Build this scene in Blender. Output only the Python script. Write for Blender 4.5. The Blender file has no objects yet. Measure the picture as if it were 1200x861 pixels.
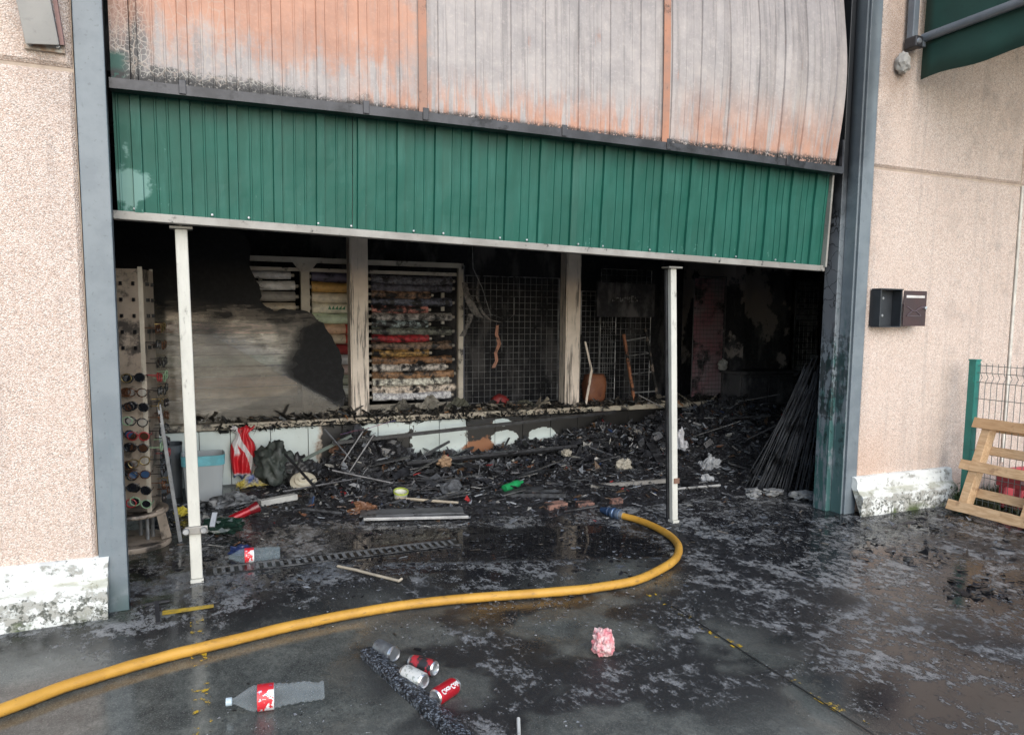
import bpy, bmesh, math, random
import numpy as np
from mathutils import Vector, Matrix, noise as mnoise

# ------------------------------------------------------------------ camera, sky, sun, exposure
scene = bpy.context.scene
col = scene.collection
R = math.radians
rng = random.Random(7)

cam_data = bpy.data.cameras.new('camera')
cam = bpy.data.objects.new('camera', cam_data)
col.objects.link(cam)
yaw, pitch, roll = R(23.62), R(5.82), R(0.5)
fw = Vector((math.sin(yaw)*math.cos(pitch), math.cos(yaw)*math.cos(pitch), -math.sin(pitch)))
rt = Vector((math.cos(yaw), -math.sin(yaw), 0))
up = rt.cross(fw)
rt2 = rt*math.cos(roll) + up*math.sin(roll)
up2 = up*math.cos(roll) - rt*math.sin(roll)
m = Matrix((rt2, up2, -fw)).transposed().to_4x4()
m.translation = Vector((0, 0, 1.6))
cam.matrix_world = m
cam_data.sensor_width = 36
cam_data.lens = 870/1200*36
cam_data.shift_y = 28.5/1200
cam_data.clip_start = 0.05
cam_data.clip_end = 1000
scene.camera = cam

SUN_EL, SUN_AZ = R(30), R(186)      # azimuth clockwise from +Y (the facade looks to -Y)
world = bpy.data.worlds.new('World')
scene.world = world
world.use_nodes = True
wn = world.node_tree
sky = wn.nodes.new('ShaderNodeTexSky')
sky.sky_type = 'NISHITA'
sky.sun_disc = False
sky.sun_elevation = SUN_EL
sky.sun_rotation = SUN_AZ
sky.air_density = 1.0
sky.dust_density = 1.0
sky.ozone_density = 1.0
wn.links.new(sky.outputs[0], wn.nodes['Background'].inputs[0])
wn.nodes['Background'].inputs[1].default_value = 0.14

sun_data = bpy.data.lights.new('sun', 'SUN')
sun_data.energy = 1.5
sun_data.angle = R(70)
sun_data.color = (1, 1, 1)
sun = bpy.data.objects.new('sun', sun_data)
col.objects.link(sun)
d = Vector((math.sin(SUN_AZ)*math.cos(SUN_EL), math.cos(SUN_AZ)*math.cos(SUN_EL), math.sin(SUN_EL)))
sun.rotation_euler = d.to_track_quat('Z', 'Y').to_euler()
sun.location = d*30

vs = scene.view_settings
vs.view_transform = 'Standard'
vs.look = 'None'
vs.exposure = 0.85
vs.gamma = 1
scene.cycles.use_adaptive_sampling = True
scene.cycles.adaptive_threshold = 0.02
scene.cycles.use_light_tree = False
scene.cycles.max_bounces = 6
scene.cycles.diffuse_bounces = 3
scene.cycles.glossy_bounces = 3
scene.cycles.transmission_bounces = 4
scene.cycles.transparent_max_bounces = 10

# ------------------------------------------------------------------ node helpers
class S:
    """a shader socket with arithmetic"""
    def __init__(s, nt, o): s.nt, s.o = nt, o
    def _m(s, op, b, rev=False):
        n = s.nt.nodes.new('ShaderNodeMath'); n.operation = op
        a, c = (b, s) if rev else (s, b)
        for i, v in enumerate((a, c)):
            if isinstance(v, S): s.nt.links.new(v.o, n.inputs[i])
            else: n.inputs[i].default_value = v
        return S(s.nt, n.outputs[0])
    def __add__(s, b): return s._m('ADD', b)
    def __radd__(s, b): return s._m('ADD', b)
    def __sub__(s, b): return s._m('SUBTRACT', b)
    def __rsub__(s, b): return s._m('SUBTRACT', b, True)
    def __mul__(s, b): return s._m('MULTIPLY', b)
    def __rmul__(s, b): return s._m('MULTIPLY', b)
    def max(s, b): return s._m('MAXIMUM', b)
    def min(s, b): return s._m('MINIMUM', b)
    def abs(s): return s._m('ABSOLUTE', 0)
    def sm(s, a, b, lo=0.0, hi=1.0):
        n = s.nt.nodes.new('ShaderNodeMapRange'); n.interpolation_type = 'SMOOTHSTEP'
        s.nt.links.new(s.o, n.inputs[0])
        if a > b: a, b, lo, hi = b, a, hi, lo
        for i, v in enumerate((a, b, lo, hi)): n.inputs[1+i].default_value = v
        return S(s.nt, n.outputs[0])

class M:
    def __init__(s, name):
        s.m = bpy.data.materials.new(name); s.m.use_nodes = True
        s.nt = s.m.node_tree; s.p = s.nt.nodes['Principled BSDF']
        s.tc = s.nt.nodes.new('ShaderNodeTexCoord')
    def pos(s, world=True):
        if world:
            g = s.nt.nodes.new('ShaderNodeNewGeometry'); return S(s.nt, g.outputs['Position'])
        return S(s.nt, s.tc.outputs['Object'])
    def xyz(s, v=None, world=True):
        n = s.nt.nodes.new('ShaderNodeSeparateXYZ'); s.nt.links.new((v or s.pos(world)).o, n.inputs[0])
        return [S(s.nt, n.outputs[i]) for i in range(3)]
    def mp(s, v, sc):
        n = s.nt.nodes.new('ShaderNodeMapping'); s.nt.links.new(v.o, n.inputs[0]); n.inputs['Scale'].default_value = sc
        return S(s.nt, n.outputs[0])
    def noise(s, v, scale, det=4, rough=0.55, dist=0):
        n = s.nt.nodes.new('ShaderNodeTexNoise'); s.nt.links.new(v.o, n.inputs['Vector'])
        n.inputs['Scale'].default_value = scale; n.inputs['Detail'].default_value = det
        n.inputs['Roughness'].default_value = rough; n.inputs['Distortion'].default_value = dist
        return S(s.nt, n.outputs['Fac'])
    def vor(s, v, scale, feat='F1', out='Distance', rnd=1):
        n = s.nt.nodes.new('ShaderNodeTexVoronoi'); n.feature = feat; s.nt.links.new(v.o, n.inputs['Vector'])
        n.inputs['Scale'].default_value = scale; n.inputs['Randomness'].default_value = rnd
        return S(s.nt, n.outputs[out])
    def vadd(s, v, scale, amt):
        n = s.nt.nodes.new('ShaderNodeTexNoise'); s.nt.links.new(v.o, n.inputs['Vector']); n.inputs['Scale'].default_value = scale
        q = s.nt.nodes.new('ShaderNodeVectorMath'); q.operation = 'MULTIPLY_ADD'
        s.nt.links.new(n.outputs['Color'], q.inputs[0]); q.inputs[1].default_value = (amt,)*3; s.nt.links.new(v.o, q.inputs[2])
        return S(s.nt, q.outputs[0])
    def ramp(s, f, stops, const=False):
        n = s.nt.nodes.new('ShaderNodeValToRGB'); s.nt.links.new(f.o, n.inputs[0])
        e = n.color_ramp.elements
        if const: n.color_ramp.interpolation = 'CONSTANT'
        while len(e) < len(stops): e.new(0.5)
        for k, (p, c) in zip(e, stops): k.position = p; k.color = (*c, 1)
        return S(s.nt, n.outputs[0])
    def mix(s, f, a, b):
        n = s.nt.nodes.new('ShaderNodeMix'); n.data_type = 'RGBA'
        for i, v in ((0, f), (6, a), (7, b)):
            if isinstance(v, S): s.nt.links.new(v.o, n.inputs[i])
            elif i == 0: n.inputs[0].default_value = v
            else: n.inputs[i].default_value = (*v, 1)
        return S(s.nt, n.outputs[2])
    def attr(s, name):
        n = s.nt.nodes.new('ShaderNodeAttribute'); n.attribute_name = name
        return S(s.nt, n.outputs['Color'])
    def rand(s):
        n = s.nt.nodes.new('ShaderNodeObjectInfo'); return S(s.nt, n.outputs['Random'])
    def set(s, color=None, rough=None, metal=None, bump=None, bs=0.3, bd=0.01, **kw):
        def put(k, v):
            if v is None: return
            if isinstance(v, S): s.nt.links.new(v.o, s.p.inputs[k])
            elif isinstance(v, tuple): s.p.inputs[k].default_value = (*v, 1)
            else: s.p.inputs[k].default_value = v
        put('Base Color', color); put('Roughness', rough); put('Metallic', metal)
        for k, v in kw.items(): put(k.replace('_', ' '), v)
        if bump is not None:
            b = s.nt.nodes.new('ShaderNodeBump'); b.inputs['Strength'].default_value = bs; b.inputs['Distance'].default_value = bd
            s.nt.links.new(bump.o, b.inputs['Height']); s.nt.links.new(b.outputs[0], s.p.inputs['Normal'])
        return s.m

MATS = {}
def pm(name, c1, c2=None, sc=6, rough=0.6, char=0.0, csc=7, metal=0, bump=0.25, world=True, soot=(0.010, 0.010, 0.011), stretch=None):
    """plain procedural: two tones of noise, grime, and a share 'char' burnt black"""
    if name in MATS: return MATS[name]
    k = M(name); v = k.pos(world)
    if stretch: v = k.mp(v, stretch)
    c2 = c2 or tuple(x*0.72 for x in c1)
    n = k.noise(v, sc, 5, 0.6)
    c = k.mix(n.sm(0.35, 0.65), c1, c2)
    g = k.noise(v, sc*7, 4, 0.7)
    c = k.mix(g.sm(0.55, 0.8)*0.45, c, tuple(x*0.35 for x in c1))
    if char > 0:
        b = k.noise(v, csc, 7, 0.68)
        t = 0.72 - 0.44*char
        c = k.mix(b.sm(t-0.05, t+0.07), c, soot)
    MATS[name] = k.set(c, rough, metal, bump=n+g*0.6, bs=bump, bd=0.006)
    return MATS[name]

# ------------------------------------------------------------------ mesh helpers
def mesh_obj(name, verts, faces, mat=None, parent=None, loc=None, smooth=False):
    me = bpy.data.meshes.new(name)
    me.from_pydata([tuple(v) for v in verts], [], faces)
    me.update()
    if smooth:
        me.polygons.foreach_set('use_smooth', [True]*len(me.polygons))
    return link(name, me, mat, parent, loc)

def link(name, me, mat=None, parent=None, loc=None):
    o = bpy.data.objects.new(name, me)
    col.objects.link(o)
    if mat and not me.materials: me.materials.append(mat)
    if parent: o.parent = parent
    if loc: o.location = loc
    return o

def empty(name, loc=(0, 0, 0)):
    o = bpy.data.objects.new(name, None); col.objects.link(o); o.location = loc
    o.empty_display_size = 0.1
    return o

def tag(o, label, cat, group=None):
    o['label'] = label; o['category'] = cat
    if group: o['group'] = group
    return o

class B:
    """mesh collector"""
    def __init__(s): s.v, s.f = [], []
    def add(s, v, f):
        k = len(s.v); s.v += [tuple(p) for p in v]; s.f += [tuple(i+k for i in q) for q in f]; return s
    def box(s, x0, x1, y0, y1, z0, z1, mtx=None):
        v = [Vector((x, y, z)) for z in (z0, z1) for y in (y0, y1) for x in (x0, x1)]
        if mtx: v = [mtx @ p for p in v]
        return s.add(v, [(0, 2, 3, 1), (4, 5, 7, 6), (0, 1, 5, 4), (2, 6, 7, 3), (0, 4, 6, 2), (1, 3, 7, 5)])
    def bar(s, a, b, w, t, up=(0, 0, 1)):
        a, b = Vector(a), Vector(b); d = (b-a); L = d.length; d.normalize()
        u = Vector(up); x = d.cross(u)
        if x.length < 1e-4: x = d.cross(Vector((0, 1, 0)))
        x.normalize(); y = x.cross(d)
        mt = Matrix((x, y, d)).transposed().to_4x4(); mt.translation = a
        return s.box(-w/2, w/2, -t/2, t/2, 0, L, mt)
    def tube(s, pts, r, n=8, cap=True):
        pts = [Vector(p) for p in pts]; rs = r if isinstance(r, (list, tuple)) else [r]*len(pts)
        k = len(s.v); ref = None
        for i, p in enumerate(pts):
            d = (pts[min(i+1, len(pts)-1)] - pts[max(i-1, 0)]).normalized()
            if ref is None:
                ref = Vector((0, 0, 1)) if abs(d.z) < 0.9 else Vector((1, 0, 0))
            x = d.cross(ref).normalized(); y = x.cross(d); ref = y if False else ref
            for j in range(n):
                a = 2*math.pi*j/n
                s.v.append(tuple(p + (x*math.cos(a) + y*math.sin(a))*rs[i]))
        for i in range(len(pts)-1):
            for j in range(n):
                a, b = k+i*n+j, k+i*n+(j+1) % n
                s.f.append((a, b, b+n, a+n))
        if cap:
            s.f.append(tuple(k+j for j in range(n))[::-1]); s.f.append(tuple(k+(len(pts)-1)*n+j for j in range(n)))
        return s
    def lathe(s, prof, n=24, mtx=None, close=False):
        """prof: (r, z) along local z"""
        k = len(s.v)
        for r, z in prof:
            for j in range(n):
                a = 2*math.pi*j/n
                p = Vector((r*math.cos(a), r*math.sin(a), z))
                s.v.append(tuple(mtx @ p if mtx else p))
        for i in range(len(prof)-1):
            for j in range(n):
                a, b = k+i*n+j, k+i*n+(j+1) % n
                s.f.append((a, b, b+n, a+n))
        if close:
            s.f.append(tuple(k+j for j in range(n))[::-1]); s.f.append(tuple(k+(len(prof)-1)*n+j for j in range(n)))
        return s
    def warp(s, fn): s.v = [tuple(fn(Vector(p))) for p in s.v]; return s
    def build(s, name, mat, parent=None, loc=None, smooth=False, bevel=0):
        o = mesh_obj(name, s.v, s.f, mat, parent, loc, smooth)
        if bevel:
            b = o.modifiers.new('bevel', 'BEVEL'); b.width = bevel; b.segments = 2; b.limit_method = 'ANGLE'
        if smooth:
            try: o.data.set_sharp_from_angle(angle=R(40))
            except Exception: pass
        return o

def axis_mtx(p, d, upv=(0, 0, 1)):
    d = Vector(d).normalized(); x = Vector(upv).cross(d)
    if x.length < 1e-3: x = Vector((1, 0, 0))
    x.normalize(); y = d.cross(x)
    mt = Matrix((x, y, d)).transposed().to_4x4(); mt.translation = Vector(p)
    return mt

def N3(x, y, z=0): return mnoise.noise(Vector((x, y, z)))
def FB(x, y, z=0, o=4): return mnoise.fractal(Vector((x, y, z)), 0.8, 2.0, o)
def sstep(a, b, x):
    t = max(0, min(1, (x-a)/(b-a))); return t*t*(3-2*t)

ORD = ['first', 'second', 'third', 'fourth', 'fifth', 'sixth', 'seventh', 'eighth', 'ninth', 'tenth', 'eleventh', 'twelfth',
       'thirteenth', 'fourteenth', 'fifteenth', 'sixteenth', 'seventeenth', 'eighteenth', 'nineteenth', 'twentieth']

FY = 4.39            # facade plane
WY = 7.36            # front of the low wall under the shop window

# ------------------------------------------------------------------ surface materials
def mat_ground():
    k = M('wet_sooty_concrete'); P = k.pos(); x, y, z = k.xyz(P)
    big = k.noise(P, 0.9, 3, 0.55)
    med = k.noise(P, 3.2, 6, 0.62, 0.6)
    fine = k.noise(k.mp(P, (1.0, 0.6, 1)), 21, 7, 0.74, 0.0)
    fine2 = k.noise(k.mp(P, (1.0, 0.6, 1)), 60, 5, 0.72, 0.0)
    grain = k.noise(P, 150, 3, 0.7)
    # where the fire water carried soot and foam
    reg = (y+(big-0.5)*1.5).sm(3.35, 4.3).max((x+(big-0.5)*1.1).sm(2.15, 2.75)*(y+(big-0.5)*0.8).sm(1.1, 1.9))
    patch = k.noise(P, 1.7, 3).sm(0.43, 0.55)*y.sm(1.9, 2.5)*x.sm(0.4, 0.9)
    reg = reg.max(patch*0.9)
    conc = k.ramp(med*0.6+fine*0.4, [(0.32, (0.03, 0.033, 0.0315)), (0.5, (0.087, 0.093, 0.084)), (0.66, (0.18, 0.186, 0.162))])
    conc = k.mix(fine2.sm(0.42, 0.72)*0.6, conc, (0.027, 0.0285, 0.0285))
    conc = k.mix(k.vor(P, 75).sm(0.28, 0.16)*k.noise(P, 12, 3).sm(0.42, 0.6)*0.5, conc, (0.20, 0.195, 0.175))
    conc = k.mix(grain.sm(0.52, 0.68)*0.55, conc, (0.255, 0.255, 0.2325))
    brown = (k.noise(P, 1.1, 4, 0.6)).sm(0.56, 0.68)*x.sm(2.6, 3.3)*0.3  # faint brown tint painted for the wall's reflection in the water
    base = k.mix(brown, conc, (0.095, 0.08, 0.067))
    tanp = (x-0.75).abs().sm(0.75, 0.35)*(y-5.45).abs().sm(0.75, 0.3)*(med*0.5+fine*0.5).sm(0.42, 0.52)
    soot = (med*0.55+fine*0.45+reg*0.28).sm(0.52, 0.66)*reg*(1-tanp*0.85)
    base = k.mix(tanp, base, (0.17, 0.15, 0.13))
    c = k.mix(soot, base, (0.015, 0.0155, 0.0175))
    vv = y+(x-1.1)*0.33+(med-0.5)*0.35+(fine-0.5)*0.12
    pool = vv.sm(4.58, 4.66)*vv.sm(5.52, 5.42)*(x+(med-0.5)*0.3).sm(0.80, 0.90)*(x+(med-0.5)*0.4).sm(3.10, 2.95)
    c = k.mix(pool*0.85, c, (0.012, 0.012, 0.013))
    # curds of grey foam and ash: smears plus small specks
    sm_ = (fine*0.6+fine2*0.4 + (med-0.5)*0.50 + (big-0.5)*0.12 + (reg-1)*0.20).sm(0.495, 0.575)
    sp = k.vor(k.vadd(P, 20, 0.03), 42); spk = (0.50-sp-(1-reg)*0.25-(0.58-fine).max(0.0)*1.3-(0.55-med)*0.8).sm(0.17, 0.27)
    foam = sm_.max(spk*0.8)*y.sm(7, 5.5)*(1-pool*0.93)
    foamc = k.mix(fine2.sm(0.35, 0.65), (0.3737, 0.3796, 0.3752), (0.1294, 0.1338, 0.1372))
    foamc = k.mix(grain.sm(0.4, 0.7)*0.4, foamc, (0.6038, 0.5934, 0.5692))
    c = k.mix(foam*0.74, c, foamc)
    # mortar-coloured film outside the threshold
    film = (med*0.6+fine*0.4).sm(0.43, 0.55)*(y+(big-0.5)*0.6).sm(4.35, 4.5)*(y+(big-0.5)*0.6).sm(4.95, 4.75)*x.sm(3.2, 2.2)
    c = k.mix(film*0.75*(1-pool), c, k.mix(fine2.sm(0.4, 0.6), (0.20, 0.215, 0.23), (0.10, 0.107, 0.115)))
    moss = k.noise(P, 5, 4).sm(0.45, 0.6)*y.sm(4.05, 4.3)*x.sm(0.1, -0.2)
    c = k.mix(moss*0.5, c, (0.045, 0.055, 0.03))
    wet = k.noise(P, 0.75, 3, 0.5)
    pud = (wet + (y-4.9).abs().sm(0.7, 0.1)*x.sm(0.6, 1.2)*x.sm(3.3, 2.7)*0.3 + x.sm(0.9, 0.3)*y.sm(2.4, 3.0)*0.13 + x.sm(3.0, 3.8)*0.10 - (x-1.6).abs().sm(0.9, 0.4)*y.sm(3.6, 3.0)*0.10).sm(0.45, 0.58)
    pud = pud.max(pool)
    rough = (0.36 + fine2*0.25)*(1-pud*0.87)*(1-pool*0.8) + foam*0.30
    bump = (med*0.5 + fine*0.5+fine2*0.4+grain*0.12)*(1-pud*0.95)*(1-pool) + foam*0.22 + soot*0.10*(1-pool)
    return k.set(c, rough, bump=bump, bs=0.6, bd=0.02)

def mat_wall():
    k = M('exposed_aggregate'); P = k.pos(); x, y, z = k.xyz(P)
    cell = k.vor(P, 150, out='Color'); n = k.nt.nodes.new('ShaderNodeSeparateColor'); k.nt.links.new(cell.o, n.inputs[0])
    r = S(k.nt, n.outputs[0]); dist = k.vor(P, 150)
    big = k.noise(P, 1.6, 4, 0.6); mid = k.noise(P, 9, 5, 0.6)
    c = k.ramp(r, [(0, (0.5152, 0.371, 0.29)), (0.15, (0.7168, 0.5618, 0.47)), (0.40, (0.8064, 0.6731, 0.585)), (0.62, (0.8736, 0.7791, 0.7)),
                   (0.82, (0.672, 0.5035, 0.405)), (0.93, (0.3696, 0.3074, 0.27))], True)
    c = k.mix(0.30, c, (0.70, 0.585, 0.505))
    c = k.mix(dist.sm(0.42, 0.64)*0.45, c, (0.4032, 0.3021, 0.24))
    c = k.mix(big.sm(0.45, 0.7)*0.22, c, (0.6496, 0.4876, 0.39))
    c = k.mix(((big*0.5+mid*0.5).sm(0.50, 0.62)*x.sm(5.4, 6.4)*0.30), c, (0.2464, 0.212, 0.19))
    stk = k.noise(k.mp(P, (5, 5, 0.25)), 2.2, 5, 0.65)
    c = k.mix(stk.sm(0.50, 0.66)*0.22, c, (0.30, 0.25, 0.22))
    # smoke greying next to the doorway
    c = k.mix(((x-5.02).max(-0.47-x)).sm(0.35, 0.0)*z.sm(1.2, 3.2)*mid.sm(0.35, 0.6)*0.30, c, (0.16, 0.145, 0.135))
    # the awning's shade on the wall, painted in as a darker tan
    rust = (x-5.22).abs().sm(0.28, 0.02)*z.sm(3.1, 3.6)*x.sm(5.02, 5.1)
    c = k.mix(rust*0.45, c, (0.2912, 0.1802, 0.11))
    # orange wash beside the door at the foot of the panels
    wash = (x-5.1).abs().sm(0.55, 0.05)*z.sm(0.9, 0.35)
    c = k.mix(wash*0.35, c, (0.56, 0.318, 0.19))
    return k.set(c, 0.85, bump=(1-dist)+mid*0.3, bs=0.75, bd=0.008)

def mat_plinth():
    k = M('flaking_white_paint'); P = k.pos(); x, y, z = k.xyz(P)
    n = k.noise(P, 14, 7, 0.7); n2 = k.noise(k.mp(P, (1, 1, 2.5)), 5, 5, 0.65)
    c = k.mix(n2.sm(0.35, 0.7), (0.72, 0.73, 0.69), (0.58, 0.59, 0.56))
    f = (n*0.6+n2*0.4+z.sm(0.19, 0.12)*0.07).sm(0.53, 0.60)
    c = k.mix(f*0.8, c, (0.27, 0.26, 0.22))
    c = k.mix((k.noise(P, 30, 6, 0.7)+z.sm(0.18, 0.10)*0.10).sm(0.60, 0.66)*0.85, c, (0.06, 0.065, 0.05))
    c = k.mix((z-0.185).abs().sm(0.03, 0.008)*n2.sm(0.4, 0.55)*0.6, c, (0.30, 0.29, 0.19))
    c = k.mix(k.noise(P, 7, 4).sm(0.5, 0.62)*z.sm(0.09, 0.0), c, (0.10, 0.13, 0.05))
    return k.set(c, 0.8, bump=n-f*0.6, bs=0.6, bd=0.012)

def mat_pillar(name, burnt):
    k = M(name); P = k.pos(); x, y, z = k.xyz(P)
    n = k.noise(P, 7, 6, 0.62); v = k.noise(k.mp(P, (3, 3, 0.45)), 9, 6, 0.65)
    c = k.mix(n.sm(0.35, 0.65), (0.1708, 0.1987, 0.2146), (0.1366, 0.1632, 0.1815))
    c = k.mix(k.noise(P, 40, 3).sm(0.62, 0.7)*0.35, c, (0.055, 0.0715, 0.077))
    if burnt:
        inner = x.sm(4.895, 4.885)
        g = (v*0.65+n*0.35 + z.sm(1.7, 0.2)*0.10 + (y-4.46).abs().sm(0.12, 0.0)*0.06).sm(0.545, 0.60)*z.sm(1.9, 1.2)*inner
        c = k.mix(g*0.9, c, (0.034, 0.105, 0.098))
        sp = (k.noise(P, 16, 7, 0.72)*0.6+v*0.4+(z-1.15).abs().sm(0.5, 0.1)*0.06).sm(0.52, 0.57)*z.sm(0.1, 0.6)*z.sm(1.75, 1.45)*inner
        c = k.mix(sp*0.8, c, (0.011, 0.0154, 0.0165))
        ed = k.vor(k.vadd(P, 9, 0.12), 9, 'DISTANCE_TO_EDGE'); crack = ed.sm(0.035, 0.012)*k.noise(P, 4, 2).sm(0.42, 0.5)*y.sm(4.50, 4.53)*z.sm(1.3, 1.6)*inner
        c = k.mix(y.sm(4.50, 4.53)*z.sm(1.3, 1.6)*inner*0.6, c, (0.11, 0.1073, 0.1155))
        c = k.mix(crack, c, (0.011, 0.011, 0.011))
        sk = (z+(n-0.5)*0.5+(y-4.45)*2.0).sm(2.35, 2.95)*(y.sm(4.44, 4.51)*0.55+0.42)
        c = k.mix(sk*x.sm(5.0, 4.93), c, (0.010, 0.011, 0.013))
    else:
        c = k.mix(z.sm(0.25, 0.0)*n.sm(0.3, 0.55)*0.8, c, (0.055, 0.0935, 0.0935))
        c = k.mix((v.sm(0.55, 0.66))*0.25*z.sm(1.4, 0.6), c, (0.055, 0.132, 0.1485))
    return k.set(c, 0.42, bump=n+v, bs=0.12, bd=0.004)

def mat_green():
    k = M('green_sheet_paint'); P = k.pos(); x, y, z = k.xyz(P)
    n = k.noise(P, 3, 5, 0.6); s = k.noise(k.mp(P, (4, 1, 0.35)), 7, 6, 0.65)
    c = k.mix(n.sm(0.3, 0.7), (0.008035, 0.0792, 0.05472), (0.01205, 0.09936, 0.07114))
    c = k.mix(s.sm(0.48, 0.72)*0.35, c, (0.03794, 0.1584, 0.1231))
    sc = k.noise(k.mp(P, (1, 1, 0.5)), 26, 5, 0.75)
    c = k.mix((sc+z.sm(2.35, 2.05)*0.05).sm(0.68, 0.72)*0.55, c, (0.1473, 0.3024, 0.2531))
    bare = x.sm(0.0, -0.12)*0.6*(k.noise(P, 12, 4)+((x+0.26).abs().sm(0.16, 0.0)+(z-2.28).abs().sm(0.17, 0.0)-1)*0.55).sm(0.58, 0.72)
    c = k.mix(bare, c, (0.2232, 0.3816, 0.342))
    c = k.mix(z.sm(2.60, 2.76)*n.sm(0.25, 0.6)*0.6, c, (0.004464, 0.0324, 0.02189))  # hinge beam's shadow painted as darker green along the top of the leaf
    return k.set(c, 0.5, bump=n+s*0.5, bs=0.10, bd=0.006, Specular_IOR_Level=0.3)

def mat_burnt():
    k = M('burnt_sheet_paint'); P = k.pos(); x, y, z = k.xyz(P)
    v = k.noise(k.mp(P, (4.5, 1, 0.55)), 4.0, 7, 0.62)
    n = k.noise(P, 5, 7, 0.68); f = k.noise(P, 45, 5, 0.75); b = k.noise(P, 1.3, 3)
    grey = k.mix(n.sm(0.3, 0.7), (0.4031, 0.3617, 0.3362), (0.2923, 0.2677, 0.2556))
    grey = k.mix(k.noise(k.mp(P, (6, 1, 0.25)), 5, 5).sm(0.5, 0.7)*0.5, grey, (0.1562, 0.1409, 0.1345))
    grey = k.mix(f.sm(0.5, 0.68)*0.35, grey, (0.5542, 0.4697, 0.4304))
    org = k.mix(n.sm(0.3, 0.7), (0.4938, 0.2489, 0.1569), (0.3829, 0.1926, 0.1256))
    org = k.mix(f.sm(0.5, 0.7)*0.5, org, (0.5039, 0.31, 0.2331))
    zz = z + (v-0.5)*1.15
    left = (x+(n-0.5)*0.6).sm(1.45, 1.15)
    o1 = (z + (v-0.5)*0.9+(n-0.5)*0.4+(f-0.5)*0.3).sm(2.90, 3.22)*left*(0.75+f*0.4).min(1.0)
    mid_low = (zz-(x-1.4)*0.02).sm(3.12, 2.86)*(x-2.0).abs().sm(1.3, 0.8)*v.sm(0.38, 0.55)
    right_low = zz.sm(3.35, 2.95)*x.sm(3.1, 3.4)*v.sm(0.36, 0.6)
    strk = (v*0.6+n*0.4).sm(0.60, 0.68)*0.5
    o = o1.max(mid_low).max(right_low*0.9).max(strk)
    c = k.mix(o, grey, org)
    c = k.mix((b*0.4+v*0.6).sm(0.50, 0.66)*left*0.5, c, (0.3023, 0.2725, 0.2511))
    # darker smoke bloom high on the middle and right sheets
    c = k.mix((zz+(b-0.5)).sm(3.35, 4.1)*x.sm(1.3, 2.2)*0.35, c, (0.131, 0.1174, 0.1166))
    # scorched crackle along the foot at the left
    foot = (z+(n-0.5)*0.5+x*0.05).sm(2.93, 2.86)*x.sm(1.5, 0.7)
    foot = foot.max((x+(n-0.5)*0.25).sm(-0.06, -0.22)*zz.sm(3.45, 2.9))
    ed = k.vor(k.mp(P, (1, 1, 0.8)), 44, 'DISTANCE_TO_EDGE')
    ck = k.mix(ed.sm(0.07, 0.03), (0.0126, 0.0154, 0.0154), (0.294, 0.28, 0.245))
    c = k.mix(foot*0.8, c, ck)
    cor = k.vor(k.mp(P, (1, 1, 0.7)), 15, 'DISTANCE_TO_EDGE')
    c = k.mix(cor.sm(0.05, 0.015)*(x+(n-0.5)*0.5).sm(0.6, 0.1)*0.35, c, (0.434, 0.35, 0.28))
    c = k.mix((x+0.19).sm(-0.03, -0.09)*z.sm(2.96, 2.92), c, (0.014, 0.07, 0.0525))
    edge = (z+(f-0.5)*0.08+(n-0.5)*0.06).sm(2.87, 2.835)
    c = k.mix(edge*f.sm(0.38, 0.5), c, (0.021, 0.0196, 0.0189))
    return k.set(c, 0.62, bump=n+f*0.5, bs=0.25, bd=0.006)

def mat_soot_wall(name, peel, tone=(0.16, 0.14, 0.13)):
    k = M(name); P = k.pos(); x, y, z = k.xyz(P)
    n = k.noise(P, 2.2, 6, 0.62); f = k.noise(P, 20, 5, 0.7)
    c = k.mix(f.sm(0.4, 0.75), (0.022, 0.0225, 0.026), (0.045, 0.045, 0.048))
    c = k.mix((k.noise(k.mp(P, (1.6, 1, 0.6)), 1.9, 5, 0.65)).sm(0.50, 0.64)*0.7, c, (0.12, 0.115, 0.117))
    if peel:
        c = k.mix((n+(z-1.5)*0.12).sm(0.50, 0.56)*peel, c, tone)
    return k.set(c, 0.8, bump=n+f*0.4, bs=0.5, bd=0.02, Specular_IOR_Level=0.2)

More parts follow.
